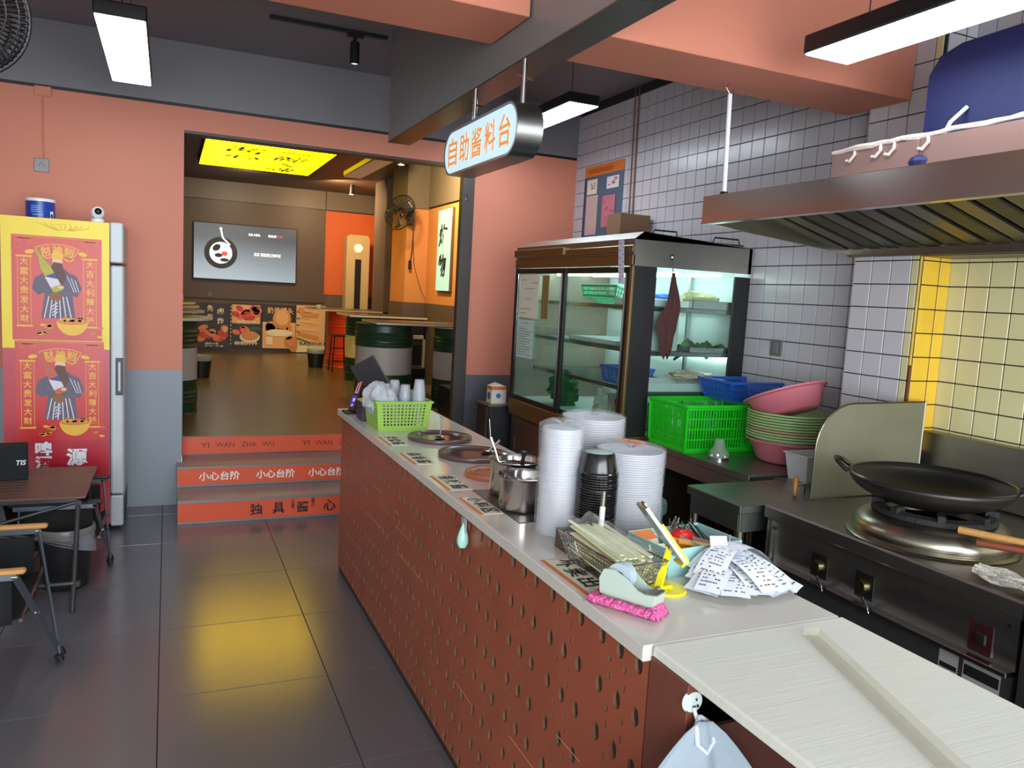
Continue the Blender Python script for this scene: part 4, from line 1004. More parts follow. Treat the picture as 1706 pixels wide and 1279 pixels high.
def sleevething(label, x, y, R, h, mark=None):
    t = thing('plastic_sleeve', label, 'plastic sleeve', (x, y, T))
    b = MB(); b.grid(lambda u, v: Vector(((R+.0025*math.sin(18*PI*u+v*9))*math.cos(2*PI*u), (R+.0025*math.sin(14*PI*u-v*6))*math.sin(2*PI*u), .003+v*h)), 64, 14, True)
    b.build('wrap', sleeve, t, smooth=True)
    b = MB(); b.grid(lambda u, v: Vector((R*(1-.97*v)*math.cos(2*PI*u), R*(1-.97*v)*math.sin(2*PI*u), .003+h+.012*math.sin(PI*v)+.004*math.sin(20*u*PI)*v)), 40, 6, True)
    b.build('top_fold', sleeve, t, smooth=True)
    if mark:
        f = Flat((0, 0, h+.018), -Y, X, .001); f.poly([(-.05, -.045), (.045, -.02), (.055, .02), (.0, .045), (-.045, .01)], 1, 0); f.line([(-.03, .01), (.0, -.012), (.03, .012)], .006, 2, 1); f.build('orange_mark', [mat('faded_orange_print', (232, 150, 126), .4, var=.1), MATS['carton_orange']], t)
    return t
sleevething('clear sleeve around the tall narrow stack of lids', 1.052, 1.992, .065, .318)
sleevething('clear sleeve with an orange print on top around the near bowls', 1.285, 1.98, .105, .245, True)
sleevething('clear sleeve around the rear wide stack of bowls', 1.285, 2.215, .105, .305)

# ---- lime basket with cups
def holed_side(p00, p10, p01, p11, nx, nz, mu, mv0, mv1, rr, mb):
    """panel between four corners with round holes on a lattice"""
    p00, p10, p01, p11 = map(Vector, (p00, p10, p01, p11))
    P = lambda u, v: (p00*(1-u)+p10*u)*(1-v)+(p01*(1-u)+p11*u)*v
    W = (p10-p00).length; Hh = (p01-p00).length
    def q(u0, u1, v0, v1): mb.quad(P(u0, v0), P(u1, v0), P(u1, v1), P(u0, v1))
    q(0, mu, 0, 1); q(1-mu, 1, 0, 1); q(mu, 1-mu, 0, mv0); q(mu, 1-mu, 1-mv1, 1)
    cu = (1-2*mu)/nx; cv = (1-mv0-mv1)/nz
    for i in range(nx):
        for j in range(nz):
            u0 = mu+i*cu; v0 = mv0+j*cv; uc = u0+cu/2; vc = v0+cv/2
            out = [(u0, v0), (uc, v0), (u0+cu, v0), (u0+cu, vc), (u0+cu, v0+cv), (uc, v0+cv), (u0, v0+cv), (u0, vc)]
            inn_ = [(uc+rr/W*math.cos(a), vc+rr/Hh*math.sin(a)) for a in [-3*PI/4+PI/4*k for k in range(8)]]
            mb._add([P(*o) for o in out]+[P(*o) for o in inn_], [(k, (k+1) % 8, 8+(k+1) % 8, 8+k) for k in range(8)])
lime = mat('lime_green_plastic', (150, 190, 84), .35, var=.04)
lb = thing('lime_basket', 'lime green plastic basket with round holes full of clear cups', 'basket', (1.05, 3.76, T))
bw, bl_, tw_, tl_, hh = .120, .120, .137, .137, .145
cs = lambda w, l, z: [(-w, -l, z), (w, -l, z), (w, l, z), (-w, l, z)]
b0, b1 = cs(bw, bl_, .0), cs(tw_, tl_, hh)
for s in range(4):
    b = MB(); s2 = (s+1) % 4; holed_side(b0[s], b0[s2], b1[s], b1[s2], 12, 7, .09, .16, .08, .0055, b)
    b.build('side_wall', lime, lb, solid=.003)
MB().box(-bw, bw, -bl_, bl_, .001, .004).build('bottom', lime, lb)
b = MB()
for q in ((-tw_-.008, tw_+.008, -tl_-.008, -tl_+.002), (-tw_-.008, tw_+.008, tl_-.002, tl_+.008), (-tw_-.008, -tw_+.002, -tl_, tl_), (tw_-.002, tw_+.008, -tl_, tl_)): b.box(*q, hh-.008, hh+.002, .002)
b.build('rim', lime, lb)
cupm = film_mat('clear_cup_plastic', (214, 218, 226), .30, .05, .1)
cme = MB().lathe([(.001, 0), (.022, 0), (.023, .002), (.031, .066), (.034, .068), (.034, .071), (.030, .070), (.0215, .004), (.001, .003)], n=24).mesh('plastic_cup', cupm, True)
for (dx, dy, n_, tilt, z0_, grp, lab) in ((.085, -.085, 14, 0, .015, 'clear cups in the upright stack', 'clear cup in the upright stack at the right rim of the lime basket'), (.03, -.03, 11, 0, .02, 'clear cups heaped in the basket', 'clear cup in the heap inside the lime green basket'), (-.03, -.06, 10, -.25, .02, 'clear cups heaped in the basket', 'clear cup in the heap inside the lime green basket'), (.0, .06, 12, .0, .02, 'clear cups heaped in the basket', 'clear cup in the heap inside the lime green basket'), (.085, .06, 8, .15, .02, 'clear cups heaped in the basket', 'clear cup in the heap inside the lime green basket'), (-.07, .04, 7, -.3, .02, 'clear cups heaped in the basket', 'clear cup in the heap inside the lime green basket')):
    for k in range(n_):
        dz = k*.0125*math.cos(tilt); tag(inst('plastic_cup', cme, None, (1.05+dx+math.sin(tilt)*k*.0125, 3.76+dy, T+z0_+.071+dz), (PI, tilt, 0)), lab, 'cup', grp)
bgf = thing('plastic_bag', 'frosted plastic bag bulging from the left side of the lime basket', 'bag', (.960, 3.76, T+.085))
from mathutils import noise as _ns
def bagfn(u, v):
    a = 2*PI*u; e = PI*v; d = Vector((math.sin(e)*math.cos(a), math.sin(e)*math.sin(a), -math.cos(e))); k = 1+.35*_ns.noise(d*2.6)
    return Vector((d.x*.075*k, d.y*.10*k, d.z*.085*k+.05))
MB().grid(bagfn, 26, 16, True).build('film', film_mat('frosted_bag', (224, 228, 238), .6, .3), bgf, smooth=True)

# ---- payment terminals and tissue pack at the far end
tm = thing('payment_terminal', 'black payment terminal on a tilted stand at the far counter end', 'payment terminal', (.905, 4.20, T))
MB().box(-.03, .05, -.05, .05, 0, .012, .003).build('base', black, tm)
ax = Vector((.36, .25, .90)).normalized(); ay = Vector((.58, -.81, 0)).normalized(); az = ax.cross(ay)
MB().obox(Vector((.015, .0, .012))+ax*.10, ax, ay, az, .10, .020, .010).build('body', mat('dark_maroon_plastic', (74, 44, 44), .35), tm)
nn = az if az.dot(Vector((-.9, -4.2, .6))) > 0 else -az
f = Flat(Vector((.015, 0, .012))+ax*.115+nn*.0115, ay if ay.cross(ax).dot(nn) > 0 else -ay, ax, .0008)
f.rect(-.010, .010, -.015, .075, 1, 0).rect(-.006, .006, -.01, .07, 2, 1); f.build('white_label', [paperw, redink], tm)
f = Flat(Vector((.015, 0, .012))+ax*.05+nn*.0115, ay if ay.cross(ax).dot(nn) > 0 else -ay, ax, .0008)
f.rect(-.016, .016, -.03, .035, 1, 0).rect(-.008, .008, .0, .02, 2, 1).rect(-.006, .006, -.028, -.015, 2, 1); f.build('blue_screen', [mat('indigo_screen', (60, 48, 150), .2, emit=.25), paperw], tm)
tb = thing('tablet_screen', 'thin black order tablet seen from behind on its stand', 'tablet', (1.02, 4.18, T))
MB().box(-.05, .05, -.04, .04, 0, .01, .003).cyl((0, 0, .01), (-.0, .02, .10), .010, 10).build('stand', black, tb)
ax = Vector((-.50, .15, .85)).normalized(); ay = Vector((.75, -.55, .54)).normalized(); az = ax.cross(ay).normalized(); ay = az.cross(ax)
MB().obox(Vector((.01, .02, .18)), ax, ay, az, .12, .075, .004).build('shell', mat('tablet_shell', (46, 42, 46), .35), tb)
MB().obox(Vector((.01, .02, .18))+ay*.076, ax, ay, az, .12, .002, .005).build('edge_frame', dsteel, tb)
tp2 = thing('tissue_pack', 'dark paper pack with a lime green flap beside the payment terminal', 'tissue pack', (.945, 3.98, T))
MB().box(-.035, .035, -.06, .06, 0, .10, .004).build('carton', mat('dark_violet_carton', (58, 50, 66), .4, var=.2, scale=20), tp2)
MB()._add([(-.036, -.062, .101), (.06, -.062, .115), (.05, .06, .115), (-.036, .06, .101)], [(0, 1, 2, 3)]).build('green_flap', mat('lime_flap', (176, 190, 50), .5), tp2, solid=.002)
MB().box(.03, .075, -.05, .05, .105, .112, .002).build('white_edge', paperw, tp2)

# ---- green ornament hung under the counter edge
og = thing('air_freshener', 'small mint green drop ornament hanging below the counter edge', 'ornament', (.872, 2.285, .885))
MB().lathe([(.001, -.098), (.012, -.095), (.019, -.08), (.018, -.06), (.010, -.035), (.003, -.02), (.001, -.015)], n=20).build('drop', mat('mint_gel', (170, 226, 206), .2, var=.15, scale=20), og, smooth=True)
MB().box(.0, .004, -.02, .018, -.045, 0).box(.0, .003, .0, .012, -.055, -.0).build('tape', film_mat('clear_tape', (220, 224, 226), .4, .2), og)

# ---- bamboo / skewer bag in a wire basket
wbk = thing('wire_basket', 'small steel wire basket holding paper wrapped chopsticks', 'wire basket', (1.018, 1.63, T), rotz=.06)
bw, bl_, hh = .045, .115, .075; TW, TL = .066, .145
wires = MB()
for s, nn_ in ((0, 12), (2, 12), (1, 22), (3, 22)):
    c0 = cs(bw, bl_, .003); c1 = cs(TW, TL, hh)
    a0, a1, e0, e1 = Vector(c0[s]), Vector(c0[(s+1) % 4]), Vector(c1[s]), Vector(c1[(s+1) % 4])
    for k in range(nn_+1): u = k/nn_; wires.bar(a0.lerp(a1, u), e0.lerp(e1, u), .0013, .0013)
    for k in range(7): v = k/7; wires.bar(a0.lerp(e0, v), a1.lerp(e1, v), .0013, .0013)
stuff(wires.build('wire_mesh', chrome, wbk))
c1 = cs(TW, TL, hh); MB().tube([c1[0], c1[1], c1[2], c1[3], c1[0]], .0028, 6).build('rim', chrome, wbk)
MB().box(-bw, bw, -bl_, bl_, 0, .002).build('bottom', dsteel, wbk)
chm = mat('chopstick_sleeve', (216, 218, 170), .45, var=.10, scale=20); chm2 = mat('chopstick_sleeve_pale', (226, 226, 196), .45, var=.08, scale=20)
rs = random.Random(11); cm = [MB().box(-.006, .006, -.115, .115, 0, .004, .0015).mesh('chopstick_packet', q) for q in (chm, chm2)]
for k in range(46):
    lay = k//9; i = k % 9
    o = inst('chopstick_packet', cm[k % 2], None, (1.018-.048+.012*i+.0, 1.63+.0+rs.uniform(-.012, .012), T+.026+.0140*lay+.002*rs.random()), (.07+rs.uniform(-.03, .03), rs.uniform(-.15, .15), .06+rs.uniform(-.05, .05)))
    tag(o, 'paper wrapped chopstick packet in the steel wire basket', 'chopsticks', 'wrapped chopsticks in the wire basket')
bgc = MB().grid(lambda u, v: Vector(((u-.5)*.115+.004*math.sin(9*v), (v-.5)*.27, .012*math.sin(PI*u)+.004*_ns.noise(Vector((u*6, v*9, 1)))+ .01*(v > .85)*math.sin(u*12))), 16, 26)
tag(bgc.build('cellophane_bag', film_mat('cellophane', (232, 236, 218), .22, .06), smooth=True, loc=(1.018, 1.63, T+.097)), 'clear cellophane lying over the wrapped chopsticks', 'bag').rotation_euler = (.05, 0, .06)
tag(MB().lathe([(.001, 0), (.05, 0), (.048, .05), (.052, .052), (.001, .053)], n=4).build('grey_tub', dsteel, loc=(1.02, 1.83, T)), 'small dark grey tub behind the wire basket', 'tub').rotation_euler = (0, 0, .8)
pn = thing('marker_pen', 'grey and white marker pen standing behind the chopsticks', 'pen', (1.050, 1.735, T+.075))
v = Vector((.02, .03, .10)); MB().cyl((0, 0, 0), v*.62, .0075, 12).build('barrel', white, pn, smooth=True); MB().cyl(v*.62, v, .0065, 12).build('cap', dsteel, pn, smooth=True)
# ---- tape dispenser on pink wrap
tg_m = mat('pale_green_grey_plastic', (176, 190, 178), .35, var=.03)
td = thing('tape_dispenser', 'pale green desktop tape dispenser sitting on pink wrapped pads', 'tape dispenser', (.955, 1.435, T+.022), rotz=math.radians(-62))
prof = [(-.062, 0), (.072, 0), (.076, .03), (.05, .026), (.03, .030), (.0, .050), (-.03, .062), (-.055, .058), (-.066, .035)]
for yy in (-.026, .020): MB().prism(prof, 'y', yy, yy+.006).build('side_shell', tg_m, td)
MB().prism([(-.062, 0), (.072, 0), (.076, .03), (.05, .026), (.03, .012), (-.05, .012), (-.066, .035)], 'y', -.02, .02).build('body', tg_m, td)
MB().lathe([(.013, -.013), (.031, -.013), (.031, .013), (.013, .013)], (-.022, 0, .044), 28, M=Matrix.Rotation(PI/2, 3, 'X'), closed=True).build('tape_roll', film_mat('clear_tape_roll', (196, 214, 224), .75, .1), td, smooth=True)
MB().cyl((-.022, -.018, .044), (-.022, .018, .044), .013, 20).build('hub', mat('dark_blue_hub', (34, 48, 66), .4), td, smooth=True)
b = MB()
for k in range(10): b.box(.070, .077, -.02+.004*k, -.0175+.004*k, .028, .033)
stuff(b.build('cutter_teeth', pot, td)); MB().box(.05, .074, -.02, .02, .026, .029).build('cutter_plate', pot, td)
pk = thing('wrapped_pad', 'pale paper pads in crumpled bright pink wrapping under the tape dispenser', 'paper pads', (.955, 1.435, T), rotz=math.radians(-58))
MB().box(-.06, .065, -.035, .035, 0, .020, .003).build('pad', mat('pale_yellow_pad', (224, 220, 190), .6, var=.1, scale=30), pk)
MB().grid(lambda u, v: Vector((-.078+.165*u, -.036-.016*math.cos(PI*(v-.5))+.006*_ns.noise(Vector((u*14, v*4, 0))), .002+.022*v+.004*_ns.noise(Vector((u*20, v*6, 3))))), 40, 7).build('pink_wrap', mat('pink_foil', (232, 96, 158), .3, var=.35, scale=60, bump=.9, bscale=150), pk, smooth=True, solid=.002)
MB().grid(lambda u, v: Vector((.055+.035*v+.006*_ns.noise(Vector((u*9, v*4, 5))), -.045+.06*u, .004+.022*math.sin(PI*v)+.004*_ns.noise(Vector((u*20, v*6, 3))))), 20, 7).build('pink_wrap', MATS['pink_foil'], pk, smooth=True, solid=.002)
MB().grid(lambda u, v: Vector((-.060-.028*v, -.05+.07*u, .004+.018*math.sin(PI*v)+.005*_ns.noise(Vector((u*20, v*6, 8))))), 20, 7).build('pink_wrap', MATS['pink_foil'], pk, smooth=True, solid=.002)
# ---- yellow phone stand
ys_ = mat('bright_yellow_plastic', (240, 222, 30), .3, var=.04)
ph = thing('phone_stand', 'yellow folding phone stand holding a tilted silver phone', 'phone stand', (1.098, 1.497, T))
MB().lathe([(.001, 0), (.048, 0), (.050, .003), (.048, .007), (.001, .009)], n=40).build('base', ys_, ph, smooth=True)
MB().box(-.035, .012, -.012, .012, .008, .015, .002).build('hinge_plate', ys_, ph)
ja = Vector((-.030, -.01, .012)); jb = Vector((.010, .01, .102))
MB().bar(ja, ja.lerp(jb, .45), .018, .007).build('lower_arm', ys_, ph); MB().bar(ja.lerp(jb, .38), jb, .013, .009).build('upper_arm', ys_, ph)
for q in (ja, jb): MB().cyl(q+Vector((-.004, -.012, 0)), q+Vector((.004, .012, 0)), .006, 12).build('pivot', dsteel, ph)
pu = Vector((-.58, .22, .78)).normalized(); pr = Vector((.25, .96, -.08)); pr = (pr-pu*pr.dot(pu)).normalized(); pnn = pu.cross(pr)
pc_ = jb+pu*.042+Vector((.004, 0, .004))
MB().obox(pc_-pnn*.006-pu*.03, pu, pr, pnn, .055, .030, .003).build('cradle', ys_, ph)
MB().obox(pc_-pu*.088+pnn*.003, pu, pr, pnn, .003, .028, .010).build('cradle_lip', ys_, ph)
pp_ = thing('mobile_phone', 'silver edged mobile phone resting on the yellow stand', 'phone', Vector((1.098, 1.497, T))+pc_+pnn*.002)
MB().obox((0, 0, 0), pu, pr, pnn, .082, .037, .0035).build('frame', pot, pp_); MB().obox(pnn*.004, pu, pr, pnn, .080, .035, .0006).build('screen', mat('pale_screen', (150, 160, 158), .1), pp_)
MB().obox(-pnn*.004, pu, pr, pnn, .080, .035, .0006).build('back_shell', dsteel, pp_); MB().obox(pu*.075-pnn*.006, pu, pr, pnn, .012, .012, .002).build('camera_bump', dsteel, pp_)
# ---- pale blue box with odds and ends
bb = thing('organiser_box', 'pale aqua plastic box of small sauce packets and cutlery', 'box', (1.265, 1.66, T), rotz=.10)
aq = mat('pale_aqua_plastic', (152, 196, 192), .35, var=.03)
W2, L2, H2 = .125, .085, .072
for q in ((-W2, W2, -L2, -L2+.003), (-W2, W2, L2-.003, L2), (-W2, -W2+.003, -L2+.003, L2-.003), (W2-.003, W2, -L2+.003, L2-.003)): MB().box(*q, 0, H2, .001).build('side_wall', aq, bb)
MB().box(-W2, W2, -L2, L2, 0, .003).build('bottom', aq, bb); MB().box(-.001, .001, -L2, L2, .003, H2-.006).build('divider', aq, bb)
def small(name, label, cat, m, c, sx, sy, sz, rot): 
    o = MB().box(-sx/2, sx/2, -sy/2, sy/2, 0, sz, .001).build(name, m, loc=c); o.rotation_euler = rot; return tag(o, label, cat)
B0 = Vector((1.265, 1.66, T))
cd1 = thing('card_packet', 'white and orange card standing in the left front of the aqua box', 'card', B0+Vector((-.10, -.03, .035)), rot=(1.25, 0, .0))
MB().box(-.028, .028, -.03, .03, 0, .003, .001).build('card', paperc, cd1); Flat((0, 0, .0035), X, Y).rect(-.024, .024, -.025, .012, 1, 0).build('orange_print', [MATS['board_orange']], cd1)
f = Flat((0, 0, .0055), X, Y)
for k in range(4): f.rect(-.017, .015, -.016+.007*k, -.0125+.007*k, 1, 0)
f.build('print', [paperc], cd1)
small('card_packet', 'pale card with an orange band leaning at the back left of the aqua box', 'card', paperc, B0+Vector((-.075, .045, .03)), .07, .07, .003, (1.0, 0, .2))
small('card_packet', 'orange card lying highest at the far left of the aqua box', 'card', MATS['board_orange'], B0+Vector((-.09, .06, .062)), .07, .04, .003, (.4, 0, .1))
small('sauce_packet', 'orange sauce packet in the middle of the aqua box', 'packet', MATS['board_orange'], B0+Vector((-.015, -.02, .045)), .07, .05, .006, (.5, .2, -.5))
small('sauce_packet', 'thin orange packet leaning across the aqua box', 'packet', mat('amber_packet', (236, 160, 50), .35, var=.2, scale=40), B0+Vector((.015, -.035, .055)), .10, .02, .006, (.3, .1, -.5))
small('sauce_packet', 'brown packet at the front right of the aqua box', 'packet', mat('brown_packet', (150, 104, 84), .35, var=.2, scale=40), B0+Vector((.045, -.03, .05)), .07, .05, .005, (.3, .2, -.4))
rp_ = thing('red_packet_bag', 'bright red printed bag bulging out of the aqua box', 'bag', B0+Vector((.02, .04, .045)))
MB().grid(lambda u, v: Vector((.045*math.cos(2*PI*u)*math.sin(PI*v)**.6*(1+.15*_ns.noise(Vector((u*8, v*5, 2)))), .035*math.sin(2*PI*u)*math.sin(PI*v)**.6, -.03+.065*v+.004*_ns.noise(Vector((u*9, v*6, 0))))), 24, 12, True).build('bag', mat('red_foil', (222, 30, 28), .3, var=.15, scale=40, bump=.5), rp_, smooth=True)
Flat((0, -.038, .005), X, Z).ell(0, 0, .011, .008, 1, 0, 8).ell(-.022, -.004, .004, .003, 1, 1, 8).ell(.018, .01, .005, .003, 1, 1, 8).build('print', [paperc, MATS['amber_packet']], rp_)
b = MB(); rs = random.Random(4)
for k in range(14): a = Vector((rs.uniform(-.045, .035), rs.uniform(-.02, .03), .03)); b.tube([a, a+Vector((rs.uniform(-.01, .02), .0, .012)), a+Vector((rs.uniform(-.01, .02), .0, .02+rs.random()*.012))], .0016, 5)
stuff(b.build('twist_ties', dsteel, rp_))
for k in range(7):
    a = Vector((.05+.010*k, rs.uniform(-.02, .04), .03)); v = Vector((-.035+rs.uniform(-.01, .01), .055, .055))
    o = MB().bar((0, 0, 0), v, .006, .0015).build('black_fork', blackgl, loc=B0+a); tag(o, 'black plastic cutlery handle sticking out of the right of the aqua box', 'cutlery', 'black cutlery in the aqua box')
small('sauce_packet', 'small red packet among the black cutlery', 'packet', redink, B0+Vector((.09, -.02, .055)), .035, .02, .005, (.3, .3, .3))
# ---- receipts on a spike
sp = thing('receipt_spike', 'thin steel receipt spike standing in a fan of receipts', 'receipt spike', (1.305, 1.53, T))
MB().lathe([(.001, 0), (.04, 0), (.04, .003), (.001, .004)], n=28).build('base', dsteel, sp); MB().cyl((0, 0, .003), (.002, 0, .112), .0016, 8, .0008).build('spike', chrome, sp)
rec = mat('thermal_paper', (228, 232, 240), .5, var=.03, scale=10)
rr_ = random.Random(21); NR = 38
for k in range(NR):
    if k < 30: ang = math.radians(rr_.uniform(-165, -55))
    else: ang = math.radians(rr_.choice([rr_.uniform(-50, 20), rr_.uniform(165, 215)]))
    Lr = rr_.uniform(.14, .20) if k < 30 else rr_.uniform(.10, .15); Wr = .066/2; zt = .010+.0017*k; sag = zt*.95
    dv = Vector((math.cos(ang), math.sin(ang), 0)); sv_ = Vector((-dv.y, dv.x, 0)); b = MB()
    cu_ = rr_.uniform(-.003, .014) if k < 30 else rr_.uniform(.008, .024)
    def rf(u, v, dv=dv, sv_=sv_, Lr=Lr, zt=zt, cu_=cu_):
        s_ = -.012+u*Lr; z = zt*(1-.62*max(0, u)**1.5)+.003+cu_*math.sin(PI*u)+.0015*math.sin(PI*v)
        return dv*s_+sv_*((v-.5)*2*Wr)+Z*max(z, .0012)
    b.mt(0).grid(rf, 7, 3)
    b.mt(1)
    if k > 12:
        q = random.Random(k)
        for row in range(8):
            u0 = .40+.07*row
            if u0 > .93: break
            v_ = .12
            while v_ < .85:
                v2 = min(.88, v_+q.uniform(.03, .09))
                if q.random() < .5:
                    p = [rf(a_, c_)+Z*.0008 for a_, c_ in ((u0, v_), (u0+.020, v_), (u0+.020, v2), (u0, v2))]; b._add(p, [(0, 1, 2, 3)])
                v_ = v2+.03
    o = b.build('receipt', [rec, ink], loc=(1.305, 1.53, T), fixn=False)
    tag(o, 'printed white receipt fanned out around the steel spike', 'receipt', 'receipts on the spike')
o = MB().mt(0).box(-.028, .028, -.001, 0, 0, .06).mt(1).box(-.02, .0, -.0016, -.001, .03, .033).box(.004, .02, -.0016, -.001, .03, .036).box(-.018, .01, -.0016, -.001, .02, .022).build('receipt', [rec, ink], loc=(1.285, 1.535, T+.045)); o.rotation_euler = (-.35, .1, .05)
tag(o, 'single upright receipt leaning against the aqua box', 'receipt')

# ---- white cloth bag and hook hanging under the worktop
ho = thing('coat_hook', 'round white adhesive hook under the edge of the white worktop', 'hook', (.908, 1.128, .862))
hm = mat('white_enamel', (206, 216, 212), .3)
MB().lathe([(.001, -.006), (.020, -.005), (.023, 0), (.020, .004), (.001, .005)], n=24, M=Matrix.Rotation(PI/2, 3, 'X')).build('disc', hm, ho, smooth=True)
MB().tube([(0, -.006, -.01), (0, -.02, -.028), (0, -.026, -.02)], .004, 8).build('hook', hm, ho, smooth=True)
Flat((0, -.0075, 0), X, Z).ell(.004, .006, .002, .003, 1, 0, 8).ell(.0, -.008, .004, .003, 1, 0, 8).ell(.008, -.007, .003, .003, 1, 0, 8).build('dark_spots', [ink], ho)
cb = thing('hanging_cloth_bag', 'pale grey cloth bag hanging from the hook below the worktop', 'cloth bag', (.912, 1.095, .842))
def clf(u, v):
    w = .014+.17*min(1, v*2.6)**.8; x = (u-.5)*2*w
    fold = .030*math.sin(u*11+v*2)*min(1, v*2)+.016*math.sin(u*23-v*3)*min(1, v*2)
    return Vector((x*.9+.012*v, -.03*v+x*-.25+fold*.5-.006, -.0-.42*v-.05*abs(u-.5)*2*min(1, v*3)))
MB().grid(clf, 44, 26).build('cloth', mat('pale_grey_cloth', (150, 162, 172), .85, var=.04, bump=.15, bscale=300), cb, smooth=True, solid=.003)
MB().tube([(0, .012, .0), (-.016, 0, -.01), (-.018, -.01, -.04), (0, -.016, -.055), (.018, -.01, -.04), (.016, 0, -.01), (0, .012, 0)], .005, 8).build('loop', mat('pale_grey_cloth2', (200, 208, 212), .8), cb, smooth=True)
# ================================================================ DRINKS FRIDGE
fr = thing('drinks_fridge', 'tall drinks fridge with red and yellow fortune posters on its side', 'fridge', (-.60, 5.6, 0))
def F0(x, y, z): return (x+.60, y-5.6, z)
def fb(m, x0, x1, ya, yb, z0, z1, b=0): m.box(x0+.6, x1+.6, ya-5.6, yb-5.6, z0, z1, b); return m
gry = mat('fridge_grey_white', (186, 192, 194), .35, var=.03)
fb(MB(), -.877, -.322, 5.335, 5.88, .05, 1.90, .006).build('body', gry, fr)
fb(MB(), -.320, -.248, 5.34, 5.87, 1.665, 1.905, .008).build('header', gry, fr)
dr = fb(MB(), -.318, -.245, 5.345, 5.86, .235, 1.65, .01).build('door', gry, fr)
fb(MB(), -.290, -.248, 5.336, 5.346, .86, 1.09, .002).build('handle', black, dr); fb(MB(), -.276, -.262, 5.332, 5.337, .885, 1.065, .002).build('handle_grip', gry, dr)
fb(MB(), -.320, -.248, 5.345, 5.86, .03, .225, .008).build('base_grille', gry, fr)
for k in range(5): fb(MB(), -.2485, -.244, 5.38, 5.8, .05+.032*k, .062+.032*k).build('grille_slot', mat('grille_dark', (70, 72, 74), .5) if k == 0 else MATS['grille_dark'], fr)
for xx in (-.85, -.35): MB().cyl(F0(xx, 5.38, 0), F0(xx, 5.38, .05), .02, 10).build('foot', black, fr)
red_p = mat('fridge_red_vinyl', (178, 30, 48), .28, var=.05, scale=3); yel_p = mat('fridge_yellow_vinyl', (230, 200, 22), .35, var=.10, scale=4)
f = Flat(F0(-.877, 5.334, 0), X, Z); f.rect(.0, .555, .05, 1.14, 1, 0).rect(0, .555, 1.14, 1.90, 1, 1); f.build('vinyl_wrap', [red_p, yel_p], fr)
poR = mat('poster_red', (198, 48, 40), .33, var=.06, scale=5); poR2 = mat('poster_deep_red', (196, 28, 34), .3, var=.05, scale=5)
gold = mat('print_gold', (232, 176, 40), .4, var=.12, scale=30); goldd = mat('print_dark_gold', (204, 120, 34), .4, var=.1, scale=30)
robe = mat('print_robe', (92, 84, 104), .45, var=.35, scale=40); robew = mat('print_robe_white', (214, 206, 212), .45, var=.1)
skin = mat('print_skin', (232, 186, 152), .5); beard = mat('print_beard', (96, 66, 54), .5, var=.2, scale=60); blue_ = mat('print_blue', (58, 66, 140), .45)
brown_ = mat('print_brown', (134, 86, 40), .45); bott = mat('print_bottle', (170, 160, 30), .4, var=.3, scale=20); botr = mat('print_bottle_red', (190, 84, 56), .4, var=.3, scale=20)
